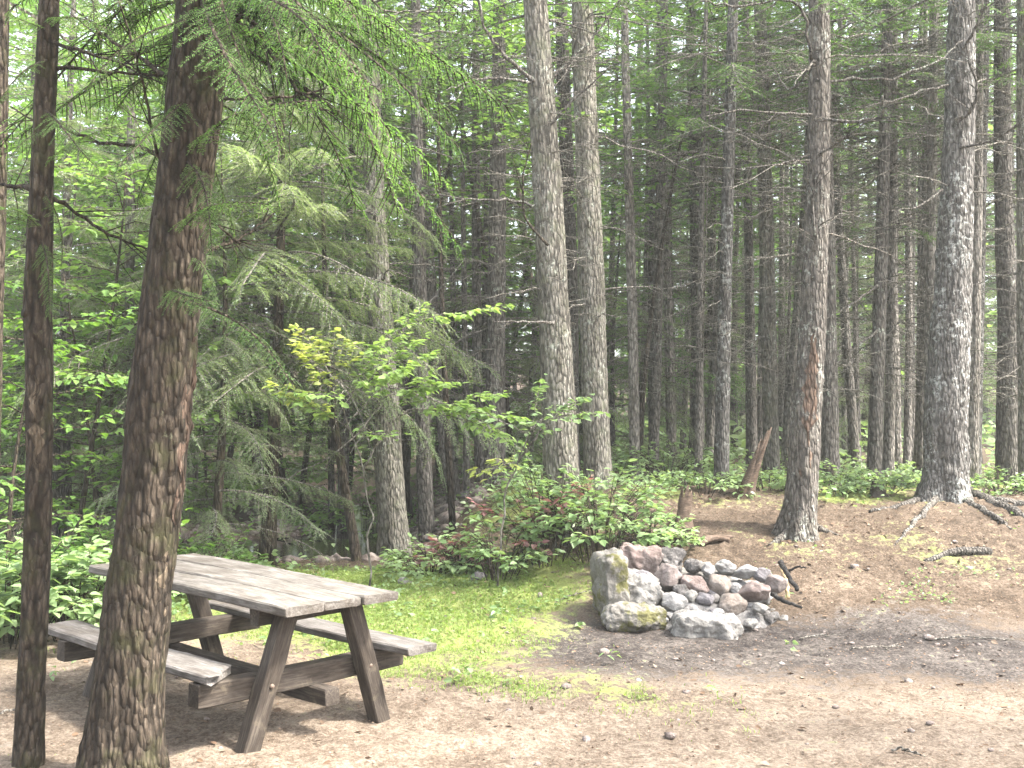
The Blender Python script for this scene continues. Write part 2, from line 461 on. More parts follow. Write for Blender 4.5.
def bough(seed, L=2.0, twigs=26, needles=13, nsize=(.013, .065), droop=.25, wood=True, bare=.18, twigL=.42, hang=.25):
    """one conifer bough along +X: a limb, side twigs, and rows of narrow needle sprays on them"""
    r = np.random.default_rng(seed); mb = MB()
    n = 9
    t = np.linspace(0, 1, n)
    ax = np.column_stack([L * t * (1 - .08 * t), .12 * L * np.sin(t * 2 + r.uniform(0, 6)) * t, L * (.10 * t - droop * t ** 2)])
    if wood: tube(mb, ax, .014 * L / 2 * (1 - .85 * t) + .002, 4, 1, cap=False)
    def at(s):
        return np.array([np.interp(s, t, ax[:, k]) for k in range(3)])
    for k in range(twigs):
        s = bare + (1 - bare) * (k + r.uniform(0, .9)) / twigs
        s = min(s, .995)
        p = at(s); q = at(min(1, s + .05)) - at(s - .05); q /= np.linalg.norm(q)
        side = 1 if k % 2 else -1
        if k == twigs - 1: side = 0
        tl = twigL * L / 2 * (1 - .55 * s) * r.uniform(.35, 1.35) * (.5 + .5 * min(1, (s - bare) * 5 + .2))
        lat = np.array([-q[1], q[0], 0]) * side
        d = lat * .85 + q * r.uniform(.35, .8) + np.array([0, 0, r.uniform(-hang, .05)]); d /= np.linalg.norm(d)
        m_ = 5
        tt = np.linspace(0, 1, m_)
        tp = p + tl * (d * tt[:, None] + np.array([0, 0, -hang * .7]) * tt[:, None] ** 2)
        if wood: tube(mb, tp, .0035 * (1 - .7 * tt) + .0008, 3, 1, cap=False)
        nn = max(4, int(needles * tl / .35))
        st = np.repeat(np.linspace(.04, 1, nn), 2)
        sg = np.tile([1, -1], nn)
        base = np.stack([np.interp(st, tt, tp[:, c]) for c in range(3)], 1)
        lat2 = np.cross(d, [0, 0, 1.0]); lat2 /= np.linalg.norm(lat2) + 1e-9
        nl = nsize[1] * r.uniform(.6, 1.3, len(st)) * (1.1 - .5 * st)
        nd_ = d * r.uniform(.15, 1.1, len(st))[:, None] + lat2 * (sg * r.uniform(.6, 1, len(st)))[:, None]
        nd_[:, 2] += r.uniform(-.5, .4, len(st))
        nd_ /= np.linalg.norm(nd_, axis=1)[:, None]
        tip = base + nd_ * nl[:, None]
        w = np.cross(nd_, np.array([0, 0, 1.0]) + r.uniform(-.5, .5, (len(st), 3)))
        w /= np.linalg.norm(w, axis=1)[:, None] + 1e-9
        mid = base + nd_ * (nl * .45)[:, None]
        hw = nsize[0] * r.uniform(.6, 1.2, len(st))[:, None] * .5
        V = np.stack([base, mid + w * hw, tip, mid - w * hw], 1).reshape(-1, 3)
        j = np.arange(len(st))[:, None] * 4
        mb.add(V, np.concatenate([j + np.array([[0, 1, 2]]), j + np.array([[0, 2, 3]])]), None, 0)
    return mb.arrays()

def leaves(mb, pos, size, r, dirs=None, tilt=.5, m=0, aspect=.62):
    """leaf blades folded at the midrib"""
    n = len(pos)
    size = size * r.uniform(.6, 1.25, n)
    if dirs is None:
        a = r.uniform(0, 2 * PI, n); dirs = np.column_stack([np.cos(a), np.sin(a), r.uniform(-.6, .25, n)])
    d = dirs / (np.linalg.norm(dirs, axis=1)[:, None] + 1e-9)
    up = np.array([0, 0, 1.0]) + r.normal(0, tilt, (n, 3))
    w = np.cross(d, up); w /= np.linalg.norm(w, axis=1)[:, None] + 1e-9
    u = np.cross(w, d)
    s = size[:, None]
    b = pos; tip = pos + d * s - u * s * .08
    mid = pos + d * s * .5 - u * s * .03
    l1 = pos + d * s * .30 + w * s * aspect * .48 + u * s * .06
    l2 = pos + d * s * .66 + w * s * aspect * .36 + u * s * .03
    r1 = pos + d * s * .30 - w * s * aspect * .48 + u * s * .06
    r2 = pos + d * s * .66 - w * s * aspect * .36 + u * s * .03
    V = np.stack([b, l1, l2, tip, r2, r1, mid], 1).reshape(-1, 3)
    j = np.arange(n)[:, None] * 7
    mb.add(V, np.concatenate([j + np.array([f]) for f in ([0, 6, 1], [1, 6, 2], [2, 6, 3], [3, 6, 4], [4, 6, 5], [5, 6, 0])]), None, m)

def spray(mb, p0, p1, r, nleaf, size, m=0, wm=1, width=.25, sag=.1, wood=.006, twigs=6):
    """a leafy branch from p0 to p1 with flat side twigs"""
    p0, p1 = np.asarray(p0, float), np.asarray(p1, float)
    t = np.linspace(0, 1, 8)
    L = np.linalg.norm(p1 - p0)
    pts = p0 + (p1 - p0) * t[:, None] + np.array([0, 0, 1.0]) * (sag * L * 4 * t * (1 - t))[:, None] + r.normal(0, .012 * L, (8, 3)) * (t > 0)[:, None]
    tube(mb, pts, wood * (1 - .8 * t) + .001, 4, wm, cap=False)
    d = (p1 - p0) / L
    lat = np.cross(d, [0, 0, 1.0]); lat /= np.linalg.norm(lat) + 1e-9
    per = max(2, nleaf // (twigs * 2 + 1))
    for k in range(twigs * 2 + 1):
        s = .25 + .75 * (k + r.uniform(0, .8)) / (twigs * 2 + 1); s = min(s, 1)
        q = np.array([np.interp(s, t, pts[:, c]) for c in range(3)])
        side = (1 if k % 2 else -1)
        tl = width * (1.15 - .6 * s) * r.uniform(.5, 1.3)
        dd = lat * side * .8 + d * .6 + np.array([0, 0, r.uniform(-.3, .15)])
        if k == twigs * 2: dd = d
        e = q + dd * tl
        tube(mb, [q, (q + e) / 2 + np.array([0, 0, .01]), e], [.003, .002, .001], 3, wm, cap=False)
        f = r.uniform(.15, 1.05, per)
        pos = q + (e - q) * f[:, None] + r.normal(0, .012, (per, 3))
        sg = r.choice([-1, 1], per)
        l2 = np.cross(dd, [0, 0, 1.0]); l2 /= np.linalg.norm(l2) + 1e-9
        dr = dd / np.linalg.norm(dd) * r.uniform(.3, 1, per)[:, None] + l2 * (sg * r.uniform(.3, 1, per))[:, None]
        dr[:, 2] += r.uniform(-.55, .1, per)
        leaves(mb, pos, size, r, dr, .3, m)

# ------------------------------------------------------------------ tree prototypes
BOUGHS = [bough(100 + k, 2.0, 26, 12, (.018, .085), r_d) for k, r_d in enumerate((.18, .28, .22, .35, .12, .3))]
SPARSE = [bough(140 + k, 2.0, 16, 9, (.015, .07), r_d, bare=.4) for k, r_d in enumerate((.2, .3, .1, .26))]

def crown_mesh(seed, H, rmax, nb, sparse=.25, low_droop=.12, mats=None):
    r = np.random.default_rng(seed); mb = MB()
    for k in range(nb):
        f = (k + r.uniform(0, 1)) / nb
        z = H * f ** 1.15
        L = rmax * (1 - f) ** .75 * r.uniform(.55, 1.15) + .25
        lib = SPARSE if (r.random() < sparse * (1 - f) * 2) else BOUGHS
        b = lib[r.integers(len(lib))]
        az = k * 2.4 + r.uniform(-.5, .5)
        tilt = low_droop * (1 - f) - .35 * f + r.uniform(-.15, .15)
        s = L / 2.0
        mb.merge(b, rotmat(az, tilt, r.uniform(-.35, .35)) * np.array([s, s * (.7 + .3 / max(s, .5)), s]), np.array([0, 0, z]))
    return mb.mesh('crown', mats or [M['needle'], M['twig']], smooth=False)

def deadwood(seed, z0, z1, n, lmin, lmax, up=.1, thick=.016):
    """bare dead branches below a crown, thin and crooked, with side twigs"""
    r = np.random.default_rng(seed); mb = MB()
    tube(mb, [(0, 0, z0), (0, 0, (z0 + z1) / 2), (0, 0, z1)], .015, 4, 0)
    for k in range(n):
        z = r.uniform(z0, z1); az = r.uniform(0, 2 * PI); L = r.uniform(lmin, lmax) * (.6 + .4 * (z - z0) / (z1 - z0))
        d = np.array([math.cos(az), math.sin(az), 0])
        t = np.linspace(0, 1, 7)
        rise = r.normal(up, .18); sag = r.uniform(.05, .35)
        pts = np.array([0, 0, z]) + L * (d * t[:, None]) + np.column_stack([0 * t, 0 * t, L * (rise * t - sag * t ** 2)])
        pts[1:, :] += r.normal(0, .018 * L, (6, 3))
        tk = thick * r.uniform(.5, 1.2) * L / lmax
        tube(mb, pts, tk * (1 - .8 * t) + .0026, 4, 0, cap=False)
        for q in range(r.integers(4, 11)):
            s = r.uniform(.25, .95)
            p = np.array([np.interp(s, t, pts[:, c]) for c in range(3)])
            sd = np.array([-d[1], d[0], 0]) * r.choice([-1, 1]) * .8 + d * .7 + np.array([0, 0, r.uniform(-.4, .25)])
            l = L * r.uniform(.12, .4)
            e = p + sd * l + np.array([0, 0, -.1 * l])
            tube(mb, [p, (p + e) / 2 + r.normal(0, .03 * l, 3), e], [tk * .4 + .001, tk * .25 + .001, .001], 3, 0, cap=False)
    return mb.mesh('deadwood', M['twig'])

CROWNS = [crown_mesh(11 + k, 7.5, rm, nb, sp) for k, (rm, nb, sp) in enumerate(((1.7, 46, .35), (2.1, 54, .35), (1.5, 42, .4), (1.9, 48, .3)))]
DEAD = [deadwood(31 + k, 0, 5.2, n, .4, lm) for k, (n, lm) in enumerate(((70, 2.0), (84, 1.7), (60, 2.2), (96, 1.5)))]

def bark_bump(amp, seed, fr=(26, 26, 8), flare=None, knots=0):
    kz = np.random.default_rng(seed)
    lob = kz.uniform(0, 6, 3)
    def f(V, ang, pts):
        nse = fbm(V * np.array(fr), seed, 3)
        ridg = 1 - np.abs(vnoise(V * np.array(fr) * np.array([1.5, 1.5, .8]), seed + 7))
        big = vnoise(V * 2.2, seed + 3)
        k = 1 + amp * (.6 * nse + .55 * (ridg - .6)) + .05 * big
        if flare:
            h, s, nl = flare
            zz = pts[:, 2] - pts[0, 2]
            e = np.exp(-np.clip(zz, 0, None) / h)[:, None]
            k = k + e * s * (.45 + .55 * np.cos(ang * nl + lob[0]) * .6 + .4 * np.cos(ang * (nl - 2) + lob[1]))
        return k
    return f

def up_to(pts, rads, total, r):
    """carry a trunk on past its last point, straightening towards the light"""
    d = pts[-1] - pts[max(0, len(pts) - 2)]; d = d / np.linalg.norm(d)
    p, q = pts[-1], rads[-1]
    left = max(1.0, total - (pts[-1][2] - pts[0][2])); n = 4
    P_, R_ = list(pts), list(rads)
    for k in range(n):
        d = d * .75 + np.array([0, 0, .25]); d /= np.linalg.norm(d)
        p = p + d * left / n
        P_.append(p); R_.append(max(.012, q * (1 - (k + 1) / n * .93)))
    return np.array(P_), np.array(R_)

def trunk_tree(name, label, cat, d, line, bark, sides=14, seg=.12, amp=.06, flare=(.25, .5, 5), total=13.5, crown=None, crown_z=6, crown_s=1, dead=None, dead_z=1.2, dead_s=1, seed=1, group=None, depth_top=None):
    """a tree whose trunk passes through the points (u, v, width) seen at the distance d"""
    r = np.random.default_rng(seed)
    d2 = depth_top or d
    k = np.linspace(0, 1, len(line))
    pts = [P(u, v, d + (d2 - d) * a) for (u, v, w), a in zip(line, k)]
    rads = [w / F_PX * d * .5 for u, v, w in line]
    b = pts[0].copy(); b[2] = hz(b[0], b[1])
    if pts[1][2] < b[2] + .3: pts = [b] + pts[2:]; rads = [rads[0]] + rads[2:]
    else: pts[0] = b
    low = b + np.array([0, 0, -.18])
    root = empty(name, b, label, cat, group)
    pts, rads = up_to(np.array(pts), np.array(rads), total, r)
    pts = np.vstack([low, pts]); rads = np.concatenate([[rads[0] * 1.03], rads])
    Ltot = np.linalg.norm(np.diff(pts, axis=0), axis=1).sum()
    # dense rings in the part that shows, long rings above
    n = int(max(24, Ltot / seg))
    c = catmull(np.column_stack([pts, rads]), n)
    mb = MB()
    tube(mb, c[:, :3], c[:, 3], sides, 0, bark_bump(amp, seed, flare=flare))
    mb.obj('trunk', bark, root, origin=b)
    def on(zr):
        q = np.array([np.interp(b[2] + zr, c[:, 2], c[:, j]) for j in range(3)])
        return q
    def put(me, nm, zr, s, span):
        ob = bpy.data.objects.new(nm, me); COL.objects.link(ob); ob.parent = root
        a, e = on(zr), on(zr + span)
        ax = Vector(e - a).normalized()
        rot = Vector((0, 0, 1)).rotation_difference(ax).to_matrix() @ Matrix.Rotation(r.uniform(0, 6.28), 3, 'Z')
        ob.matrix_local = Matrix.Translation(Vector(a - b)) @ rot.to_4x4() @ Matrix.Diagonal((s, s, s, 1))
    if crown is not None: put(CROWNS[crown % len(CROWNS)], 'crown', crown_z, crown_s, 3)
    if dead is not None: put(DEAD[dead % len(DEAD)], 'deadwood', dead_z, dead_s, 3)
    return root, on, c

def limb(root, name, pts, r0, r1, material, seed=0, sides=6, twigs=0, tl=.3):
    r = np.random.default_rng(seed); mb = MB()
    c = catmull(pts, 16); t = np.linspace(0, 1, 16)
    L = np.linalg.norm(np.diff(c, axis=0), axis=1).sum()
    c[1:] += r.normal(0, .006 * L, (15, 3))
    tube(mb, c, (r0 + (r1 - r0) * t) * (1 + .18 * r.uniform(-1, 1, 16)), sides, 0)
    for q in range(twigs):
        s = r.uniform(.2, .97); p = np.array([np.interp(s, t, c[:, j]) for j in range(3)])
        d = c[-1] - c[0]; d /= np.linalg.norm(d)
        dd = d * .8 + r.normal(0, .5, 3); dd[2] -= .1
        l = tl * r.uniform(.3, 1.2)
        tube(mb, [p, p + dd * l * .5 + r.normal(0, .02, 3), p + dd * l], [r1 * .8 + .001, r1 * .5 + .001, .001], 3, 0)
    return mb.obj(name, material, root, origin=np.array(root.location))

# ------------------------------------------------------------------ the trees that can be told apart
BG = 'slender trunks deep in the stand'
trees = {}
def T(key, label, d, line, bark='bark', cat='tree', name='spruce_tree', **kw):
    kw.setdefault('seed', abs(hash_str(key)) % 1000)
    trees[key] = trunk_tree(name, label, cat, d, line, M[bark], **kw)
    return trees[key]
def hash_str(s): return sum((i + 1) * ord(ch) for i, ch in enumerate(s))

# foreground pair at the picnic table
root_big, on_big, c_big = T('big', 'thick leaning dark-barked fir standing in front of the picnic table', 5.15,
  [(121, 775, 84), (127, 700, 70), (138, 600, 63), (153, 480, 61), (168, 330, 59), (186, 180, 54), (204, 20, 54), (211, -60, 50)],
  'bark_brown', name='fir_tree', sides=72, seg=.018, amp=.075, flare=(.22, .28, 5), total=12, seed=5)
root_thin, on_thin, c_thin = T('thin', 'thin dark fir pole with scarred bark, nearest the picnic bench end', 5.35,
  [(29, 765, 31), (31, 690, 27), (38, 520, 26), (39, 380, 25), (38, 300, 27), (42, 180, 22), (48, 30, 20), (50, -40, 18)],
  'bark_brown', name='fir_tree', sides=32, seg=.03, amp=.09, flare=(.12, .12, 5), total=9, seed=8)
T('edge', 'partly hidden fir trunk cut off by the photo edge behind the thin pole', 7.5,
  [(-14, 640, 22), (-10, 420, 20), (-2, 200, 16), (2, 0, 14)], 'bark_brown', name='fir_tree', sides=16, total=10, crown=2, crown_z=4.5)
for k, (uu, vv, ww) in enumerate([(41, 425, 13)]):
    pass
# a torn strip on the thin pole and the bare wound on the big fir
def wound(root, c, u, v, d, w, h, material, name='bark_wound', seed=0):
    p = P(u, v, d); mb = MB(); r = np.random.default_rng(seed)
    n, m_ = 26, 9
    hh = h / F_PX * d; ww = w / F_PX * d
    V = []
    for i in range(n):
        s = i / (n - 1) - .5; z = p[2] + s * hh
        cc = np.array([np.interp(z, c[:, 2], c[:, j]) for j in range(4)])
        half = ww * .5 * max(.03, (1 - (2 * s) ** 2)) ** .6 * (.75 + .6 * float(vnoise(np.array([i * .45, seed, 0.]), 3))) * (1 + .25 * math.sin(i * 2.3 + seed))
        px = P(u, v, d)[0] + (cc[0] - np.interp(p[2], c[:, 2], c[:, 0])) + .01 * math.sin(i * .9 + seed)
        for j in range(m_):
            x = px + half * (j / (m_ - 1) * 2 - 1)
            dx = np.clip((x - cc[0]) / (cc[3] * 1.0), -.985, .985)
            edge = 1 - abs(j / (m_ - 1) * 2 - 1)
            V.append((x, cc[1] - cc[3] * (math.sqrt(1 - dx * dx) + .01 + .075 * min(edge, .3)) + r.normal(0, .0015), z))
    I = np.arange(n * m_).reshape(n, m_)
    mb.add(V, None, np.stack([I[:-1, :-1], I[:-1, 1:], I[1:, 1:], I[1:, :-1]], -1).reshape(-1, 4))
    return mb.obj(name, material, root, origin=np.array(root.location))
wound(root_thin, c_thin, 42, 425, 5.35, 13, 100, M['bare_wood'], seed=1)
wound(root_big, c_big, 188, 430, 5.15, 7, 190, M['inner_bark'], seed=3)
wound(root_big, c_big, 168, 585, 5.15, 9, 80, M['bare_wood'], seed=4)
# knot on the thin pole
for (u, v) in ((28, 313),):
    limb(root_thin, 'branch_stub', [P(38, 315, 5.35), P(30, 314, 5.32), P(23, 312, 5.3)], .045, .022, M['bark_brown'], 3)

# middle pair
T('mid', 'tall pale grey fir with broken branch stubs, straight behind the bramble bush', 11.2,
  [(564, 470, 38), (558, 400, 34), (551, 250, 30), (543, 120, 27), (535, 0, 24), (533, -40, 23)], 'bark_grey', name='fir_tree', sides=36, seg=.05, amp=.06, total=13.5, crown=1, crown_s=0.7, crown_z=5.4, dead=0, dead_z=2.2, dead_s=.6)
T('mid2', 'grey fir close beside and just behind the tall pale one', 13,
  [(598, 462, 28), (593, 330, 26), (588, 180, 24), (583, 40, 22)], 'bark_grey', name='fir_tree', sides=22, seg=.07, total=13.5, crown=0, crown_s=0.65, crown_z=5.4, dead=2, dead_z=2)
T('mid3', 'dark trunk half hidden in the gap between the two grey firs', 16,
  [(572, 455, 15), (571, 300, 15), (566, 150, 14), (562, 40, 13)], 'bark', total=13.5, crown=3, crown_s=0.65, crown_z=5.9, dead=1)
T('t632', 'slender straight spruce just past the two grey firs', 15, [(635, 478, 10), (632, 300, 10), (626, 80, 8)], 'bark_thin', total=13.5, crown=2, crown_s=0.7, crown_z=5.4, dead=3, dead_s=.7)
T('t657', 'slender dark spruce above the splintered stump', 17, [(653, 468, 11), (658, 300, 10), (663, 60, 9)], 'bark', total=13.5, crown=0, crown_s=0.7, crown_z=5.9, dead=0, dead_s=.8)
T('t697', 'slim brown spruce with a faint dog-leg, left of the darkest straight pole', 19, [(698, 470, 13), (697, 300, 12), (691, 30, 10)], 'bark', total=13.5, crown=1, crown_s=0.75, crown_z=6.6, dead=1)
T('t722', 'dark lichen-flecked spruce leading the row behind the fire pit', 14, [(721, 488, 15), (725, 300, 13), (732, 40, 11)], 'bark_lichen', sides=16, total=13.5, crown=2, crown_z=5.4, dead=3, dead_z=1.6, dead_s=.8)
T('t714', 'very thin pale dead pole beside the lichen-flecked spruce', 20, [(711, 470, 7), (713, 250, 6), (716, 150, 5)], 'bark_thin', total=9, dead=0, dead_s=.5)
T('t748', 'reddish slim pole rising behind the broken leaning snag', 17.5, [(752, 478, 12), (750, 330, 10), (747, 140, 8)], 'bark', total=13.5, crown=3, crown_z=5.9, dead=2, dead_s=.8)
T('t770', 'pale grey spruce standing behind the broken leaning snag', 15.5, [(772, 474, 16), (768, 300, 15), (765, 180, 14), (760, 10, 12)], 'bark_grey', sides=18, total=13.5, crown=0, crown_z=5.4, dead=0)
r795, on795, c795 = T('t795', 'crooked spruce with peeling reddish bark at the crest above the fire pit', 11.1,
  [(797, 528, 36), (801, 500, 31), (805, 440, 30), (810, 370, 27), (815, 270, 25), (819, 130, 22), (819, 0, 20), (818, -50, 19)], 'bark_peel', sides=40, seg=.03, amp=.10, flare=(.16, .95, 5), total=13.5, crown=2, crown_s=0.75, crown_z=5.4, dead=2, dead_z=2.8, dead_s=.9, seed=14)
wound(r795, c795, 806, 410, 11.1, 16, 150, M['inner_bark'], seed=2)
T('t829', 'brown spruce tucked right behind the crooked peeling one', 14.6, [(831, 470, 18), (828, 300, 16), (825, 120, 14)], 'bark', sides=16, total=13.5, crown=1, crown_z=5.4, dead=1)
T('t850', 'thin pole leaning out behind the crooked peeling spruce', 18, [(857, 466, 10), (847, 350, 9), (838, 200, 7)], 'bark_thin', total=13, crown=2, crown_z=6.6, crown_s=.7, dead=3, dead_s=.8)
T('t878', 'dark straight spruce forming the left one of a close pair', 15, [(874, 474, 15), (880, 300, 13), (886, 80, 11)], 'bark', sides=16, total=13.5, crown=3, crown_z=5.4, dead=2)
T('t892', 'grey slim spruce forming the right one of a close pair', 16, [(888, 474, 11), (892, 300, 10), (893, 60, 9)], 'bark_thin', total=13.5, crown=0, crown_z=5.9, dead=1)
T('t908', 'pencil-thin pale pole between the close pair and the big lichen spruce', 19, [(907, 474, 8), (909, 300, 7), (906, 100, 6)], 'bark_thin', total=13, crown=2, crown_z=6.6, crown_s=.7, dead=0, dead_s=.8)
T('t920', 'spindly brown pole hugging the shaded side of the big lichen spruce', 18, [(918, 474, 7), (920, 300, 6), (921, 130, 5)], 'bark_thin', total=12, crown=3, crown_z=6.6, crown_s=.6, dead=3, dead_s=.6)
T('t931', 'grey slim spruce partly behind the big lichen spruce', 15.5, [(928, 478, 10), (930, 300, 10), (933, 60, 9)], 'bark_thin', total=13.5, crown=1, crown_z=5.9, dead=0)
r945, on945, c945 = T('t945', 'big spruce covered in pale flaky lichen with roots gripping the bank', 12.4,
  [(944, 498, 50), (946, 470, 42), (947, 400, 40), (953, 280, 35), (959, 130, 29), (962, 0, 25), (963, -50, 24)], 'bark_lichen', sides=48, seg=.035, amp=.13, flare=(.28, .55, 5), total=13.5, crown=1, crown_z=5.9, dead=2, dead_z=3.2, seed=22)
T('t975', 'mossy grey spruce directly behind the big lichen one', 15, [(970, 480, 20), (975, 300, 18), (981, 60, 15)], 'bark_lichen', sides=18, total=13.5, crown=3, crown_z=5.9, dead=1)
T('t1008', 'brown smooth-looking spruce second from the photo edge', 15, [(1007, 472, 22), (1008, 330, 20), (1003, 180, 17), (1002, 0, 15)], 'bark', sides=18, total=13.5, crown=0, crown_z=5.4, dead=2)
T('t1024', 'grey spruce trunk cut by the photo edge beyond the brown one', 14, [(1028, 475, 18), (1026, 300, 17), (1024, 60, 14)], 'bark_grey', sides=16, total=13.5, crown=2, crown_z=5.4, dead=3)
# left of the middle pair
T('t392', 'grey-brown tree with a mossy foot beside the stream', 13, [(396, 552, 34), (391, 500, 29), (385, 400, 27), (379, 290, 23), (374, 180, 20), (370, 60, 18)], 'bark_grey', name='fir_tree', sides=24, seg=.06, flare=(.2, .5, 5), total=13.5, crown=3, crown_s=.6, crown_z=5.4, dead=1, dead_z=2)
T('t425', 'straight dim trunk just past the streamside tree', 14.5, [(427, 532, 16), (422, 400, 15), (418, 200, 13)], 'bark', total=13.5, crown=0, crown_s=.6, crown_z=6, dead=0, dead_s=.7)
T('t447', 'leaning dim trunk between the streamside tree and the bramble bush', 16, [(455, 505, 15), (444, 430, 14), (432, 300, 12)], 'bark', total=14, crown=1, crown_s=.6, crown_z=5.4, dead=2, dead_s=.7)
T('t497', 'shaded double-looking trunk behind the red-leaved end of the bush', 15.5, [(494, 500, 21), (496, 350, 19), (498, 150, 16)], 'bark', sides=16, total=13.5, crown=2, crown_s=.6, crown_z=5.4, dead=3)
T('t479', 'narrow trunk touching the shaded double-looking one', 17, [(480, 495, 11), (477, 350, 10), (476, 180, 9)], 'bark_thin', total=14, crown=3, crown_s=.6, crown_z=5.4, dead=0, dead_s=.7)
T('t468', 'wispy thin pole between dim trunks upslope of the stream', 16, [(467, 500, 7), (465, 350, 6), (463, 200, 5)], 'bark_thin', total=9, crown=2, crown_z=5.5, crown_s=.55)
T('t340', 'thin bent sapling pole crossing the dark stream bank', 12.6, [(357, 548, 10), (347, 500, 9), (337, 440, 8), (331, 390, 7), (326, 300, 6)], 'bark_brown', total=5.5)
T('birch', 'pale slender birch pole among the green maples behind the table', 12.5, [(128, 520, 11), (129, 400, 10), (130, 250, 9), (131, 120, 8)], 'bark_grey', name='birch_tree', total=10)

# roots and limbs of the two crest trees
def root_limb(root, pix, r0, r1, seed, material='bark'):
    pts = []
    for i, (u, v) in enumerate(pix):
        g = G(u, v); pts.append(g + np.array([0, 0, (.25 - .12 * i) * r0 + .012 * math.sin(i * 2.1 + seed) if i else .05]))
    limb(root, 'root', pts, r0, r1, M[material], seed, 8)
root_limb(r945, [(950, 492), (975, 497), (1000, 506), (1030, 520)], .10, .045, 1)
root_limb(r945, [(968, 496), (990, 500), (1016, 504), (1034, 506)], .07, .03, 2)
root_limb(r945, [(955, 500), (985, 512), (1000, 522), (1012, 530)], .06, .02, 3)
root_limb(r945, [(930, 500), (900, 506), (870, 512)], .05, .015, 4)
root_limb(r945, [(936, 503), (918, 520), (908, 530), (896, 545)], .04, .012, 5)
root_limb(r795, [(796, 526), (788, 534), (776, 542), (768, 546)], .075, .015, 6, 'bark_peel')
root_limb(r795, [(803, 524), (820, 530), (838, 535)], .07, .015, 7, 'bark_peel')
root_limb(r795, [(798, 528), (804, 538), (816, 544)], .06, .012, 8, 'bark_peel')
def plimb(key, pix, d0, d1, r0, r1, seed, material='bark', twigs=6, tl=.35):
    r0 *= .78
    n = len(pix)
    limb(trees[key][0], 'dead_branch', [P(u, v, d0 + (d1 - d0) * i / (n - 1)) for i, (u, v) in enumerate(pix)], r0, r1, M[material], seed, 6, twigs, tl)
plimb('mid', [(535, 82), (515, 65), (492, 40), (478, 5), (470, -30)], 11.1, 10.6, .03, .012, 1)
plimb('mid', [(532, 83), (500, 78), (470, 82), (447, 90)], 11.1, 10.4, .022, .006, 2)
plimb('mid', [(550, 80), (572, 58), (600, 30), (625, -5)], 11.2, 11.6, .022, .008, 3)
plimb('mid', [(549, 128), (565, 108), (590, 85), (612, 65)], 11.1, 10.8, .02, .006, 4)
plimb('mid', [(548, 245), (527, 220), (523, 180), (533, 142)], 10.95, 10.5, .02, .006, 5, 'twig_dark')
plimb('mid', [(535, 205), (510, 200), (480, 200), (430, 195)], 11.1, 10.3, .022, .006, 6, tl=.5)
plimb('mid', [(558, 323), (540, 322), (512, 321), (493, 322)], 11.1, 10.5, .026, .005, 7)
plimb('t795', [(815, 60), (790, 90), (770, 62)], 11, 11.5, .02, .006, 8)
plimb('t795', [(816, 80), (850, 80), (900, 78), (945, 55), (962, 40)], 11, 11.8, .024, .008, 9)
plimb('t795', [(816, 118), (845, 121), (880, 117), (882, 95)], 11, 10.3, .026, .01, 10, tl=.5)
plimb('t795', [(812, 115), (780, 113), (740, 110), (700, 118)], 11, 10.6, .02, .005, 11, tl=.5)
plimb('t795', [(810, 155), (780, 164), (740, 168), (690, 166)], 11, 10.8, .018, .004, 12, tl=.5)
plimb('t795', [(818, 155), (845, 138), (875, 115)], 11, 10.3, .018, .004, 13)
plimb('t795', [(811, 60), (800, 5), (740, 6), (700, 2)], 11, 10.4, .02, .008, 14)
plimb('t795', [(816, 240), (812, 200), (818, 175)], 10.9, 10.8, .02, .006, 15)
plimb('t945', [(955, 120), (970, 112), (977, 90), (968, 60)], 12.2, 11.9, .03, .012, 16)
plimb('t945', [(962, 50), (975, 30), (985, 5), (995, -20)], 12.2, 11.8, .022, .01, 17)
plimb('t945', [(960, 148), (985, 143), (1010, 130), (1030, 112)], 12.2, 11.6, .024, .008, 18)
plimb('t945', [(948, 85), (920, 92), (885, 102), (850, 110)], 12.2, 11.4, .024, .006, 19, tl=.5)
plimb('t945', [(942, 190), (920, 205), (890, 212)], 12.2, 11.6, .026, .004, 20)
plimb('t878', [(878, 330), (862, 342), (850, 352), (842, 345), (836, 357)], 14.9, 14.2, .026, .004, 21)
plimb('t878', [(878, 285), (850, 305), (820, 322)], 14.9, 14.2, .026, .004, 22)
plimb('t392', [(385, 400), (350, 440), (300, 475), (235, 495)], 12.9, 11.2, .018, .004, 23, 'twig')
plimb('t392', [(372, 155), (345, 160), (300, 175), (262, 190), (210, 250)], 12.9, 11, .018, .004, 24, 'twig')
plimb('t425', [(395, 340), (420, 315), (440, 290), (466, 258)], 11.2, 11.6, .026, .004, 25)

# ------------------------------------------------------------------ boughs of the foreground firs
FINE = [bough(300 + k, 1.6, 60, 50, (.006, .024), dr, bare=.08, twigL=.30, hang=.45) for k, dr in enumerate((.2, .3, .12, .26, .35))]
def fine_bough(root, p0, p1, seed, scale_w=1.0, name='needle_spray', mats=None):
    """a needled bough of the root tree from p0 to p1"""
    r = np.random.default_rng(seed)
    a, b = np.asarray(p0, float), np.asarray(p1, float)
    L = np.linalg.norm(b - a); d = (b - a) / L
    lat = np.cross([0, 0, 1.0], d); lat /= np.linalg.norm(lat); up = np.cross(d, lat)
    roll = r.uniform(-.45, .45)
    l2 = lat * math.cos(roll) + up * math.sin(roll); u2 = np.cross(d, l2)
    s = L / 1.6
    Mx = np.column_stack([d * s, l2 * s * scale_w, u2 * s])
    mb = MB(); mb.merge(FINE[seed % len(FINE)], Mx, a)
    return mb.obj(name, mats or [M['needle_fore'], M['twig_dark']], root, smooth=False, origin=np.array(root.location))
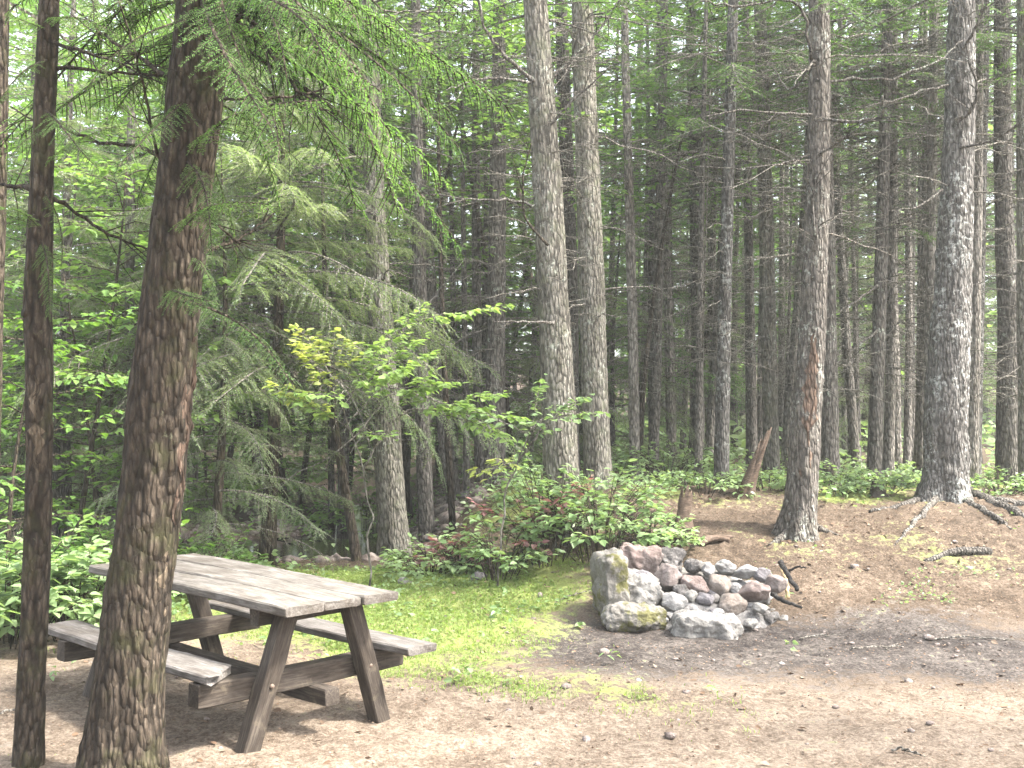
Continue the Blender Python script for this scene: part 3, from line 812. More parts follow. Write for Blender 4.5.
big_boughs = [  # (u0,v0,d0) -> (u1,v1,d1)
 ((190, 150, 5.1), (330, 60, 4.2)), ((200, 60, 5.1), (350, 120, 4.3)), ((205, 20, 5.1), (400, 90, 4.5)), ((206, 0, 5.1), (330, -10, 4.0)),
 ((205, -40, 5.1), (420, 20, 4.6)), ((180, 230, 5.05), (280, 175, 4.3)), ((175, 300, 5.05), (330, 345, 4.6)), ((172, 290, 5.0), (205, 300, 4.3)),
 ((190, 100, 5.1), (110, 140, 4.4)), ((200, 20, 5.1), (80, 40, 4.5)), ((200, -10, 5.1), (120, -20, 4.2)), ((185, 160, 5.05), (235, 220, 4.5)),
 ((200, 0, 5.1), (270, 130, 4.2)), ((178, 240, 5.1), (230, 300, 5.0)), ((206, -60, 5.2), (470, 130, 5.2)), ((206, -60, 5.3), (450, 60, 5.8)),
 ((200, 30, 5.2), (300, 200, 5.6)), ((195, 90, 5.2), (310, 165, 5.4)), ((205, -50, 5.1), (300, 40, 4.4)), ((210, -80, 5.3), (430, 200, 6.0)), ((206, -30, 5.3), (370, 210, 6.2)), ((190, 120, 5.2), (260, 260, 5.6)), ((208, -60, 5.2), (250, 90, 4.6)), ((206, -60, 5.3), (520, 60, 6.2)), ((200, 10, 5.2), (150, 110, 5.0)), ((190, 90, 5.2), (120, 200, 5.4)), ((196, 60, 5.3), (80, 90, 5.8)), ((205, -30, 5.3), (60, -10, 5.8)), ((206, -20, 5.3), (340, 30, 5.9)), ((204, 10, 5.3), (290, 60, 5.0)), ((206, -70, 5.3), (400, 130, 5.7)), ((206, -70, 5.3), (440, -10, 5.4)), ((198, 40, 5.3), (330, 150, 6.0)), ((200, -90, 5.2), (390, -20, 4.6))]
for i, (a, b) in enumerate(big_boughs):
    fine_bough(root_big, P(*a), P(*b), 10 + i, min(1.0, 1.25 / np.linalg.norm(P(*a) - P(*b))))
rb = np.random.default_rng(91)
for i in range(22):
    hgt = rb.uniform(-120, 40); u1 = rb.uniform(230, 500); dd = rb.uniform(5.2, 6.8)
    a, b = P(207, hgt, 5.25), P(u1, hgt + rb.uniform(10, 170) * (u1 - 180) / 300, dd)
    fine_bough(root_big, a, b, 110 + i, min(1.0, 1.35 / np.linalg.norm(a - b)))
for i in range(10):
    hgt = rb.uniform(-100, 60); u1 = rb.uniform(-30, 150); dd = rb.uniform(5.4, 6.8)
    a, b = P(207, hgt, 5.25), P(u1, hgt + rb.uniform(20, 120), dd)
    fine_bough(root_big, a, b, 140 + i, min(1.0, 1.35 / np.linalg.norm(a - b)))
thin_boughs = [((45, 110, 5.3), (110, 160, 4.9)), ((47, 60, 5.3), (-20, 90, 4.8)), ((44, 165, 5.3), (120, 120, 5.0)), ((41, 230, 5.3), (-10, 190, 4.9)),
 ((42, 190, 5.3), (90, 260, 5.2)), ((48, 20, 5.3), (130, 20, 4.9)), ((40, 240, 5.3), (60, 300, 5.0)), ((47, 30, 5.3), (0, 10, 4.9)), ((48, -20, 5.3), (110, -10, 4.7)),
 ((43, 130, 5.3), (10, 150, 5.0))]
for i, (a, b) in enumerate(thin_boughs):
    fine_bough(root_thin, P(*a), P(*b), 40 + i, 1.0)
for i, (key_root, pix, d0, d1, r0) in enumerate([
    (root_big, [(186, 170), (150, 152), (105, 143), (60, 128), (10, 108)], 5.15, 5.9, .016), (root_big, [(180, 85), (140, 60), (100, 30), (82, 14)], 5.15, 5.7, .014),
    (root_big, [(160, 160), (148, 110), (136, 55), (118, 0)], 5.3, 4.9, .008), (root_thin, [(44, 65), (100, 72), (140, 74), (178, 78)], 5.35, 5.3, .012),
    (root_thin, [(44, 40), (85, 52), (130, 68)], 5.35, 5.0, .012), (root_thin, [(40, 190), (70, 208), (110, 235), (150, 250)], 5.35, 5.6, .014),
    (root_big, [(210, 10), (250, 20), (275, 60), (310, 100), (335, 115)], 5.1, 4.7, .012), (root_big, [(180, 100), (230, 98), (290, 97), (325, 88)], 5.1, 5.4, .012),
    (root_big, [(175, 250), (215, 248), (245, 235), (275, 212)], 5.1, 5.6, .012), (root_big, [(176, 215), (215, 225), (240, 245)], 5.1, 5.3, .008),
    (root_thin, [(38, 188), (10, 186), (-20, 180)], 5.35, 5.6, .018), (root_big, [(190, 60), (220, 40), (260, -5)], 5.1, 4.8, .01)]):
    n = len(pix)
    limb(key_root, 'dead_branch', [P(u, v, d0 + (d1 - d0) * j / (n - 1)) for j, (u, v) in enumerate(pix)], r0, .004, M['twig_dark'], 60 + i, 6, 7, .3)

# ------------------------------------------------------------------ big drooping hemlock behind the table
HEM = [bough(400 + k, 2.4, 56, 30, (.011, .055), dr, bare=.10, twigL=.46, hang=.55) for k, dr in enumerate((.30, .44, .22, .36))]
HEMBARE = [bough(420 + k, 2.4, 30, 0, (.011, .06), dr, bare=.1, twigL=.5, hang=.4) for k, dr in enumerate((.3, .42))]
def hemlock(label, x, y, H, rmax, nb, seed, name='hemlock_tree', z0=1.4, rt=.09):
    z = hz(x, y); root = empty(name, (x, y, z), label, 'tree')
    r = np.random.default_rng(seed)
    mb = MB(); t = np.linspace(0, 1, 14)
    tube(mb, np.column_stack([.1 * np.sin(t * 3), 0 * t, -.1 + H * t]), rt * (1 - .93 * t), 12, 0, bark_bump(.06, seed, flare=(.2, .4, 5)))
    mb.obj('trunk', M['bark_brown'], root, origin=(0, 0, 0)).location = (0, 0, 0)
    mb = MB()
    for k in range(nb):
        f = (k + r.uniform(0, 1)) / nb
        L = rmax * (1 - f) ** .6 * r.uniform(.6, 1.1) + .3; s = L / 2.4
        b = HEM[r.integers(4)] if r.random() < .68 else HEMBARE[r.integers(2)]
        mb.merge(b, rotmat(k * 2.4 + r.uniform(-.4, .4), r.uniform(-.2, .18), r.uniform(-.3, .3)) * s, np.array([0, 0, z0 + (H - z0 - .05) * f]))
    ob = mb.obj('crown', [M['needle_soft'], M['twig']], root, smooth=False); ob.location = (0, 0, 0)
    return root
q = P(268, 500, 12.0)
hemlock('big drooping grey-green hemlock sweeping low over the stream bank', q[0], 12.0, 7.5, 2.5, 120, 1, z0=2.0)
q = P(205, 500, 10.8)
hemlock('small hemlock with hanging fronds close behind the tabletop', q[0] , 11.1, 4.6, 1.4, 66, 2, z0=.55, rt=.06)

# ------------------------------------------------------------------ broadleaf trees and shrubs
def leafy(seed, H, R, n_spray, per, size, h0=.25, flat=.5, leafm='leaf', stem_r=.03, twigs=6, second=None):
    """meshes (stems, leaves) of a broadleaf sapling or shrub, base at the origin"""
    r = np.random.default_rng(seed); st = MB(); lf = MB()
    t = np.linspace(0, 1, 8)
    ax = np.column_stack([.06 * H * np.sin(t * 2.5 + r.uniform(0, 6)), .06 * H * np.sin(t * 2 + r.uniform(0, 6)), H * .92 * t]); ax -= ax[0]
    tube(st, ax, stem_r * (1 - .85 * t) + .002, 6, 0)
    for k in range(n_spray):
        f = h0 + (1 - h0) * (k + r.uniform(0, 1)) / n_spray
        s = min(.98, f)
        p0 = np.array([np.interp(s, t, ax[:, c]) for c in range(3)])
        az = k * 2.4 + r.uniform(-.6, .6)
        L = R * (1 - .55 * abs(f - .45) * 1.6) * r.uniform(.6, 1.15)
        p1 = p0 + np.array([math.cos(az) * L, math.sin(az) * L, L * r.uniform(-.1, flat)])
        m = 0 if (second is None or r.random() > .25) else 2
        spray(lf, p0, p1, r, per, size, m, 1, R * .32, .04, .007, twigs)
    return st.mesh('stem', M['twig_dark']), lf.mesh('crown', [M[leafm], M['twig_dark']] + ([M[second]] if second else []), smooth=False)

HIGH = [leafy(520, 9.5, 2.6, 46, 70, .105, .5, .3, 'leaf_light', .05), leafy(521, 8.5, 2.3, 40, 70, .10, .48, .25, 'leaf_light', .045)]
UNDER = [leafy(500, 5.0, 1.7, 34, 80, .10, .12, .35, 'leaf_light', .035), leafy(501, 6.0, 2.0, 40, 80, .10, .15, .3, 'leaf_light', .04),
         leafy(502, 3.2, 1.3, 20, 55, .085, .08, .3, 'leaf', .025), leafy(503, 8.0, 2.4, 50, 80, .105, .2, .35, 'leaf_light', .05)]
FARB = [leafy(510, 9, 2.6, 34, 34, .17, .15, .35, 'leaf_light', .07, 4), leafy(511, 11, 3.0, 40, 34, .17, .2, .35, 'leaf', .08, 4)]
def place_leafy(proto, name, label, cat, x, y, s=1, rz=0, group=None, part='crown'):
    z = hz(x, y) - .03
    root = empty(name, (x, y, z), label, cat, group)
    for me, nm in zip(proto, ('trunk' if 'tree' in name else 'stem', part)):
        ob = bpy.data.objects.new(nm, me); COL.objects.link(ob); ob.parent = root
        ob.rotation_euler = (0, 0, rz); ob.scale = (s, s, s)
    return root
rnd = np.random.default_rng(77)
def PX(u, d): return (u - 512) / F_PX * d
near_maples = [(UNDER[0], 75, 11.0, .95, 'bushy young maple filling the gap between the thin pole and the thick leaning fir'),
 (UNDER[2], 15, 9.2, .95, 'low dark maple shrub behind the thin fir pole'), (UNDER[1], 5, 13.0, 1.0, 'tall light maple at the photo edge behind the firs'),
 (UNDER[3], 150, 15.5, 1.0, 'tall sunlit maple rising behind the thick leaning fir'), (UNDER[2], 190, 17.2, 1.1, 'dark shrubby maple on the far stream bank beside the hemlock'),
 (UNDER[1], 440, 20.0, 1.1, 'light green maple glowing between the streamside trees'), (UNDER[0], 90, 14.5, 1.2, 'dense mid-green maple deeper behind the birch pole'),
 (UNDER[3], 290, 18.0, 1.1, 'tall pale maple crown above the drooping hemlock'), (UNDER[3], 500, 21.0, 1.15, 'tall yellow-green maple behind the shaded double trunk')]
for i, (pr, u, d, s, lb) in enumerate(near_maples):
    place_leafy(pr, 'maple_tree', lb, 'tree', PX(u, d), d, s, rnd.uniform(0, 6))
for u_, d_, k_, s_, lb_ in ((-10, 15.5, 3, 1.1, 'tall light maple at the photo edge, behind the thin fir pole'), (100, 18.5, 3, 1.25, 'tall bright maple crown between the thin pole and the thick leaning fir'), (225, 20, 3, 1.2, 'tall bright maple just past the thick leaning fir'),
                        (60, 21, 1, 1.7, 'broad pale maple far behind the birch pole'), (350, 23, 3, 1.35, 'tall yellow-green maple behind the streamside tree'), (160, 12.0, 0, .9, 'leafy maple sapling half hidden by the thick leaning fir'), (100, 11.8, 2, 1.1, 'dense low maple right behind the bench end')):
    place_leafy(UNDER[k_], 'maple_tree', lb_, 'tree', PX(u_, d_), d_, s_, rnd.uniform(0, 6))
for u_, d_, k_, s_, lb_ in ((455, 13.6, 0, 1.0, 'slim maple with its bright crown high between the streamside tree and the pale grey fir'), (640, 15.8, 1, 1.0, 'slim maple with a bright high crown right of the second grey fir'),
                        (515, 16.8, 0, 1.1, 'slim maple with a high crown just behind the pale grey fir'), (395, 16.2, 1, 1.1, 'slim maple with a bright high crown behind the streamside tree'), (300, 18.5, 0, 1.1, 'slim maple with its crown above the drooping hemlock'),
                        (690, 20, 0, 1.3, 'slim maple spreading light leaves high among the slim brown spruces'), (560, 21, 1, 1.35, 'slim maple with a high light crown seen through the gap of the two grey firs'), (800, 24, 0, 1.4, 'slim maple glowing high behind the crooked peeling spruce')):
    place_leafy(HIGH[k_], 'maple_tree', lb_, 'tree', PX(u_, d_), d_, s_, rnd.uniform(0, 6))
for i in range(26):
    d = rnd.uniform(17, 34); u = rnd.uniform(-60, 640)
    place_leafy(UNDER[(i * 3 + 1) % 4], 'maple_tree', 'green understorey maple deep in the woods behind the stream', 'tree', PX(u, d), d, rnd.uniform(.8, 1.25), rnd.uniform(0, 6), 'understorey maples deep in the woods')
for i in range(80):
    d = 26 + 44 * (i / 80); u = ((i * .618 + .3) % 1) * 1300 - 140
    if u > 600 and i % 4: continue
    place_leafy(FARB[i % 2], 'broadleaf_tree', 'far sunlit broadleaf tree closing the view behind all the trunks', 'tree', PX(u, d), d, rnd.uniform(1.2, 2.1), rnd.uniform(0, 6), 'far broadleaf trees closing the view')

# ------------------------------------------------------------------ young firs and the far conifers
COARSE = [bough(600 + k, 2.0, 17, 8, (.055, .22), dr, bare=.1, twigL=.5) for k, dr in enumerate((.2, .32, .12, .26))]
def conifer_proto(seed, H, rmax, nb, lib, mats, z0=.6, rt=.1):
    r = np.random.default_rng(seed); tr = MB(); cr = MB(); t = np.linspace(0, 1, 16)
    tube(tr, np.column_stack([.08 * np.sin(t * 4), .08 * np.cos(t * 3) - .08, -.15 + H * t]), rt * (1 - .92 * t), 8, 0, bark_bump(.05, seed))
    for k in range(nb):
        f = (k + r.uniform(0, 1)) / nb
        L = rmax * (1 - f) ** .7 * r.uniform(.55, 1.15) + .25
        cr.merge(lib[r.integers(len(lib))], rotmat(k * 2.4 + r.uniform(-.5, .5), .12 - .4 * f + r.uniform(-.2, .15), r.uniform(-.35, .35)) * (L / 2), np.array([0, 0, z0 + (H - z0) * f ** 1.1]))
    return tr.mesh('trunk', M['bark']), cr.mesh('crown', mats, smooth=False)
YOUNG = [conifer_proto(700, 7.5, 1.7, 70, BOUGHS, [M['needle_soft'], M['twig']], .8, .07), conifer_proto(701, 5.5, 1.5, 56, HEM, [M['needle_soft'], M['twig']], .5, .06),
         conifer_proto(702, 10, 2.0, 84, BOUGHS, [M['needle_fore'], M['twig']], 1.6, .09)]
FARC = [conifer_proto(710, 18, 3.0, 64, COARSE, [M['needle'], M['twig']], 3.0, .16), conifer_proto(711, 17, 2.8, 60, COARSE, [M['needle_soft'], M['twig']], 2.0, .14)]
TALL = [conifer_proto(720, 11.5, 2.0, 78, BOUGHS, [M['needle_soft'], M['twig']], 2.6, .09), conifer_proto(721, 12.5, 2.2, 84, BOUGHS, [M['needle_fore'], M['twig']], 3.4, .1)]
for u, d, k, s_, lb in ((70, 12.8, 0, .9, 'tall feathery fir hanging its boughs behind the thin fir pole'), (120, 16.0, 1, 1.0, 'tall green fir rising straight behind the birch pole'), (262, 18.0, 0, 1.0, 'tall soft fir above the small hemlock by the tabletop'),
                       (345, 17.0, 1, 1.0, 'tall green fir rising behind the big drooping hemlock'), (-25, 14.0, 1, 1.0, 'tall green fir at the photo edge behind the cut-off trunk'),
                       (182, 19.0, 1, 1.15, 'tall green fir far behind the thick leaning fir')):
    place_leafy(TALL[k], 'fir_tree', lb, 'tree', PX(u, d), d, s_, rnd.uniform(0, 6))
young = [(655, 18.5, 2, .95, 'feathery fir glowing between the slim spruces above the stump'), (585, 20.5, 2, 1.0, 'feathery fir filling the gap right behind the two grey firs'), (735, 24, 2, 1.0, 'feathery fir deep behind the dark lichen-flecked spruce'), (480, 17.8, 2, .9, 'feathery fir behind the shaded double-looking trunk'), (335, 18.2, 0, 1.0, 'young fir filling the gap above the gravel bar'), (195, 17.0, 2, 1.0, 'tall feathery fir just past the thick leaning one'), (455, 17.5, 0, 1.1, 'young fir in the shade behind the leaning dim trunk'),
 (405, 19, 2, 1.05, 'tall light green fir behind the streamside tree'), (530, 18, 1, 1.2, 'short soft fir peeking between the double trunk and the pale grey fir'), (60, 12.4, 1, 1.0, 'low soft fir under the maples behind the thin pole'),
 (170, 17.5, 2, 1.1, 'tall fir between the birch pole and the thick leaning fir'), (615, 19, 1, 1.0, 'short soft fir between the second grey fir and the first slender spruce'), (20, 17, 2, 1.2, 'tall fir at the photo edge far behind the thin pole'),
 (675, 22, 0, 1.0, 'young fir showing green between the slim spruces above the stump')]
for u, d, k, s_, lb in young: place_leafy(YOUNG[k], 'fir_tree', lb, 'tree', PX(u, d), d, s_, rnd.uniform(0, 6))
for i in range(16):
    d = rnd.uniform(20, 34); u = rnd.uniform(-60, 560) if i < 9 else rnd.uniform(560, 1060)
    place_leafy(YOUNG[i % 3], 'fir_tree', 'young green fir growing deep among the far trunks', 'tree', PX(u, d), d, rnd.uniform(.8, 1.2), rnd.uniform(0, 6), 'young firs deep among the trunks')
for i in range(110):
    d = 38 + 34 * (i / 110) + rnd.uniform(-2, 2); u = ((i * 0.618) % 1) * 1300 - 140
    if u < 560 and i % 3: continue
    if i % 2 == 0 and u > 620: d *= .82
    place_leafy(FARC[i % 2], 'conifer_tree', 'far tall conifer with green boughs closing the view behind the stand', 'tree', PX(u, d), d, rnd.uniform(.95, 1.4), rnd.uniform(0, 6), 'far conifers closing the view')

# ------------------------------------------------------------------ slender trunks deep in the stand: copies of four trees
def proto_tree(k, rad_, H, cz):
    r = np.random.default_rng(900 + k)
    root = empty('spruce_tree', (0, 0, 0), 'slender dim conifer trunk deep in the crowded stand behind the nearer trees', 'tree', BG)
    mb = MB(); t = np.linspace(0, 1, 26)
    tube(mb, np.column_stack([.12 * np.sin(t * 4 + k), .12 * np.sin(t * 3 + 2 * k), -.15 + H * t]), rad_ * (1 - .9 * t), 9, 0, bark_bump(.05, 60 + k, flare=(.2, .35, 5)))
    mb.obj('trunk', M['bark_thin'], root)
    for me, nm, z, s in ((CROWNS[k % 4], 'crown', cz, .9), (DEAD[(k + 1) % 4], 'deadwood', 1.9, .8))[:2 - k % 2]:
        ob = bpy.data.objects.new(nm, me); COL.objects.link(ob); ob.parent = root; ob.location = (0, 0, z); ob.scale = (s, s, s)
    return root
protos = [proto_tree(0, .065, 13, 5.0), proto_tree(1, .08, 13.5, 5.5), proto_tree(2, .055, 12.5, 4.5), proto_tree(3, .095, 14, 6.0)]
used = [False] * 4
def copy_tree(root):
    r_ = root.copy(); COL.objects.link(r_)
    for ch in root.children:
        c_ = ch.copy(); COL.objects.link(c_); c_.parent = r_
    return r_
for (x, y, k, s_) in ((5.6, 8.0, 1, 1.25), (6.4, 4.8, 0, 1.3), (3.2, .6, 3, 1.3), (-4.9, 6.2, 1, 1.2), (-3.4, 1.6, 0, 1.2), (.2, -3.2, 3, 1.3)):  # unseen spruces, added to shade and dapple the foreground
    o = copy_tree(protos[k]); o.location = (x, y, hz(x, y)); o.rotation_euler = (0, 0, x * 3); o.scale = (s_, s_, s_)
    o['label'] = 'tall unseen spruce added at the side of the clearing to shade it'; o['group'] = 'unseen spruces added round the clearing for shade'
spots = []
def try_spot(u, d):
    x = PX(u, d)
    if any((x - a) ** 2 + (d - b) ** 2 < .5 for a, b in spots): return
    if chan_dist(np.array(x), np.array(d)) < 1.2: return
    spots.append((x, d))
for i in range(34): try_spot(rnd.uniform(600, 1060), rnd.uniform(14.5, 24))
for i in range(34): try_spot(rnd.uniform(600, 1060), rnd.uniform(17, 38))
for i in range(6): try_spot(rnd.uniform(400, 620), rnd.uniform(18, 38))
for i in range(4): try_spot(rnd.uniform(-60, 400), rnd.uniform(19, 40))
for i, (x, y) in enumerate(spots):
    k = i % 4
    o = protos[k] if not used[k] else copy_tree(protos[k]); used[k] = True
    s = rnd.uniform(.8, 1.2)
    o.location = (x, y, hz(x, y)); o.rotation_euler = (rnd.uniform(-.03, .03), rnd.uniform(-.03, .03), rnd.uniform(0, 6)); o.scale = (s, s, s)

# ------------------------------------------------------------------ saplings with light leaves in front
def sapling(name, label, cat, stems, sprays, leafm, size, seed, second=None):
    """stems: pixel polylines with depth; sprays: (p0, p1, nleaf, material)"""
    r = np.random.default_rng(seed)
    b = stems[0][0]; g = np.array([b[0], b[1], hz(b[0], b[1])])
    root = empty(name, g, label, cat)
    for pts in stems:
        limb(root, 'stem', pts, .012, .004, M['twig'], seed, 6, 3, .2)
    lf = MB()
    for p0, p1, n, m in sprays:
        spray(lf, p0, p1, r, n, size, m, 1, .22, .05, .005, 6)
    lf.obj('foliage', [M[leafm], M['twig']] + [M[s] for s in (second or [])], root, smooth=False, origin=g)
    return root
gq = G(350, 575)
d0 = 10.2
sapling('beech_sapling', 'arching beech sapling with pale and yellowing leaf sprays above the stream bank', 'sapling',
  [[np.array([PX(372, d0), d0, hz(PX(372, d0), d0)]), P(368, 500, d0), P(350, 430, 10.1), P(330, 370, 10)], [P(362, 470, d0), P(400, 415, 10.2), P(450, 410, 10.3)]],
  [(P(350, 430, 10.1), P(275, 385, 9.6), 110, 2), (P(345, 410, 10.1), P(300, 350, 9.8), 110, 2), (P(340, 400, 10), P(400, 372, 9.7), 130, 0), (P(335, 385, 10), P(335, 340, 9.6), 110, 2),
   (P(350, 420, 10.1), P(430, 355, 10.4), 130, 0), (P(400, 415, 10.2), P(480, 408, 10), 130, 0), (P(395, 420, 10.2), P(430, 378, 9.8), 95, 0), (P(360, 440, 10.2), P(390, 435, 9.7), 36, 0),
   (P(355, 380, 10.1), P(420, 310, 10.6), 95, 0), (P(400, 330, 10.6), P(500, 308, 10.6), 105, 0), (P(345, 400, 10), P(310, 395, 9.5), 40, 0), (P(420, 412, 10.2), P(520, 420, 10.2), 95, 0), (P(330, 375, 10), P(300, 330, 10.2), 70, 2), (P(350, 400, 10), P(380, 345, 9.9), 110, 0), (P(380, 400, 10.1), P(450, 385, 9.9), 110, 0),
   (P(350, 430, 10.1), P(290, 400, 9.7), 80, 0), (P(430, 412, 10.2), P(500, 395, 10.1), 90, 0), (P(440, 415, 10.2), P(510, 440, 10), 80, 0), (P(360, 390, 10), P(420, 340, 9.9), 100, 0)],
  'leaf_pale', .085, 3, ['leaf_yellow'])
d1 = 9.9
sapling('maple_sapling', 'thin maple sapling with a bare pale stem rising out of the bramble bush', 'sapling',
  [[np.array([PX(500, d1), d1, hz(PX(500, d1), d1)]), P(505, 500, d1), P(518, 462, d1), P(534, 425, d1)], [P(518, 462, d1), P(550, 420, 9.8), P(585, 400, 9.8)]],
  [(P(530, 430, d1), P(585, 398, 9.7), 60, 0), (P(528, 435, d1), P(470, 410, 9.9), 50, 0), (P(532, 425, d1), P(540, 385, 9.9), 46, 0), (P(525, 445, d1), P(545, 418, 9.5), 40, 0),
   (P(540, 420, d1), P(600, 415, 9.9), 36, 0), (P(515, 462, d1), P(480, 475, 9.7), 12, 2), (P(512, 470, d1), P(500, 460, 9.6), 8, 2)],
  'leaf_low', .085, 5, ['leaf_yellow'])

# ------------------------------------------------------------------ bramble bushes beside the fire pit
def bramble(name, label, x, y, H, R, n, per, size, leafm, seed, second=None, part='foliage'):
    r = np.random.default_rng(seed)
    g = np.array([x, y, hz(x, y) - .02]); root = empty(name, g, label, 'bush')
    st = MB(); lf = MB()
    for k in range(n):
        az = r.uniform(0, 2 * PI); rr = R * math.sqrt(r.uniform(.02, 1)); hh = H * (1 - .55 * (rr / R) ** 2) * r.uniform(.5, 1.1)
        e = np.array([math.cos(az) * rr, math.sin(az) * rr, hh])
        b = e * np.array([.35, .35, 0])
        mid = (b + e) / 2 + np.array([0, 0, hh * .25])
        c = catmull([b, mid, e], 6)
        tube(st, c, np.linspace(.006, .002, 6), 4, 0, cap=False)
        dirs = np.array([math.cos(az), math.sin(az), r.uniform(-.4, .25)])
        m = 0 if not second or r.random() > .3 else 2
        spray(lf, c[2], e + dirs * R * .22, r, per, size, m, 1, R * .3, .05, .004, 3)
    so = st.obj('stem', M['twig_dark'], root); lo = lf.obj(part, [M[leafm], M['twig_dark']] + ([M[second]] if second else []), root, smooth=False)
    return root
def at(u, v, d): q = P(u, v, d); return q[0], q[1]
bramble('bramble_bush', 'broad green bramble bush with pale leaves right behind the stone fire pit', *at(600, 520, 10.4), .98, .68, 40, 32, .09, 'leaf_low', 1)
bramble('red_bush', 'purplish red-leaved bush mixed into the brambles under the grey firs', *at(545, 510, 10.6), 1.10, .58, 36, 30, .085, 'leaf_low', 2, 'leaf_red')
bramble('bramble_bush', 'low green bramble spilling toward the grass below the maple sapling', *at(500, 535, 10.2), .55, .5, 26, 24, .08, 'leaf_low', 3)
bramble('bramble_bush', 'pale green bramble between the fire pit and the splintered stump', *at(648, 520, 10.5), .50, .42, 26, 26, .07, 'leaf_low', 4)
bramble('red_bush', 'small dull red bush on the bank edge nearest the streamside tree', *at(462, 520, 10.8), .42, .38, 24, 24, .08, 'leaf_red', 5, 'leaf_low')
bramble('bramble_bush', 'small bright bramble beside the mossy foot of the streamside tree', *at(430, 565, 10.9), .42, .5, 30, 24, .075, 'leaf_low', 6)
bramble('red_bush', 'reddish sprig bush straight under the tall pale fir', *at(560, 478, 11.0), .80, .42, 22, 24, .08, 'leaf_red', 7, 'leaf_low')
bramble('leafy_shrub', 'broad-leaved green shrub at the bench end by the thin fir pole', *at(75, 590, 8.3), .72, .62, 44, 30, .11, 'leaf_low', 8)
bramble('leafy_shrub', 'bright low shrub at the photo edge behind the thin fir pole', *at(5, 560, 8.0), .95, .75, 46, 30, .10, 'leaf_low', 9)
bramble('leafy_shrub', 'shaded leafy shrub behind the far end of the tabletop', *at(120, 540, 9.6), .85, .8, 46, 30, .09, 'leaf', 10)
bramble('leafy_shrub', 'dark ground-hugging shrub between the tabletop and the stream', *at(205, 540, 10.2), .6, .6, 46, 26, .07, 'leaf', 11)
bramble('leafy_shrub', 'green shrub lighting up the bank beyond the stream', *at(365, 495, 17.5), .8, 1.3, 50, 30, .10, 'leaf_light', 12)
bramble('leafy_shrub', 'bright patch of saplings at the foot of the slim spruces behind the stump', *at(668, 470, 15.2), .55, .9, 46, 28, .09, 'leaf_low', 13)
bramble('fern_clump', 'small fern clump behind the crooked peeling spruce', *at(838, 485, 13.0), .42, .5, 30, 24, .07, 'leaf_low', 14)
bramble('fern_clump', 'ferny clump beside the roots of the big lichen spruce', *at(1000, 490, 13.2), .32, .5, 30, 24, .07, 'leaf_low', 15)
bramble('fern_clump', 'ferny tuft at the foot of the pale grey spruce and leaning snag', *at(768, 490, 13.4), .3, .45, 26, 24, .065, 'leaf_low', 16)
bramble('fern_clump', 'ferny tuft spreading along the crest before the close pair of spruces', *at(885, 490, 13.2), .28, .6, 34, 24, .065, 'leaf_low', 17)
bramble('fern_clump', 'ferny tuft under the dark lichen-flecked spruce', *at(705, 490, 12.6), .3, .5, 26, 24, .065, 'leaf_low', 18)

# ------------------------------------------------------------------ stumps and snags
def stump(name, label, base, top, w, material, seed, jag=.12):
    r = np.random.default_rng(seed)
    root = empty(name, base, label, 'stump'); mb = MB()
    n, sd = 18, 22
    ang = np.linspace(0, 2 * PI, sd, endpoint=False)
    rows = []
    topz = 1 + jag * 3 * np.array([vnoise(np.array([math.cos(a) * 1.6, math.sin(a) * 1.6, seed]), seed) for a in ang]) + r.uniform(-jag, jag, sd)
    for i in range(n):
        t = i / (n - 1)
        rr = w * (1 + .5 * math.exp(-t * 5)) * (1 - .25 * t)
        c = base + (top - base) * (t * topz)[:, None]
        k = rr * (1 + .14 * fbm(np.column_stack([np.cos(ang) * 3, np.sin(ang) * 3, 0 * ang + t * 2]), seed, 3))
        rows.append(c + np.column_stack([np.cos(ang) * k, np.sin(ang) * k, 0 * ang]))
    V = np.array(rows).reshape(-1, 3)
    i_ = np.arange(n - 1)[:, None] * sd; j = np.arange(sd)[None]; k = (j + 1) % sd
    Q = np.stack([i_ + j, i_ + k, i_ + sd + k, i_ + sd + j], -1).reshape(-1, 4)
    V = np.vstack([V, base + (top - base) * .55])
    tr = [((n - 1) * sd + a, (n - 1) * sd + (a + 1) % sd, n * sd) for a in range(sd)]
    mb.add(V, np.array(tr), Q)
    mb.obj('splintered_wood', material, root, origin=base)
    return root
g = G(683, 527); stump('tree_stump', 'small splintered orange-brown stump behind the fire pit', g, g + np.array([.02, 0, .25]), .085, M['rot'], 4, .22)
g = G(743, 497); stump('broken_snag', 'reddish broken snag leaning against the stand of spruces', g - np.array([0, 0, .03]), P(761, 446, np.linalg.norm(g[1])), .085, M['rot'], 6, .2)
g = G(878, 497); stump('tree_stump', 'low dark stump in the ferns before the close pair of spruces', g, g + np.array([0, 0, .16]), .09, M['wood_dark'], 9)

# ------------------------------------------------------------------ rocks
def rock_mb(seed, size, cuts=9, sub=4, rough=.06, keep=(.72, .98)):
    bm = bmesh.new(); bmesh.ops.create_icosphere(bm, subdivisions=sub, radius=1)
    V = np.array([v.co[:] for v in bm.verts]); Fc = np.array([[v.index for v in f.verts] for f in bm.faces]); bm.free()
    r = np.random.default_rng(seed)
    V = V * (1 + .22 * fbm(V * 1.1, seed + 3, 2)[:, None])
    for k in range(cuts):
        n = r.normal(0, 1, 3); n /= np.linalg.norm(n); c = r.uniform(*keep) * .9
        d = V @ n - c
        V = V - np.where(d > 0, d, 0)[:, None] * n * .94
    V = V * (1 + rough * fbm(V * 2.5, seed, 4)[:, None] + .035 * fbm(V * 8, seed + 9, 3)[:, None])
    V = V * (np.asarray(size) / 2 / (np.abs(V).max(axis=0)))
    mb = MB(); mb.add(V, Fc); return mb
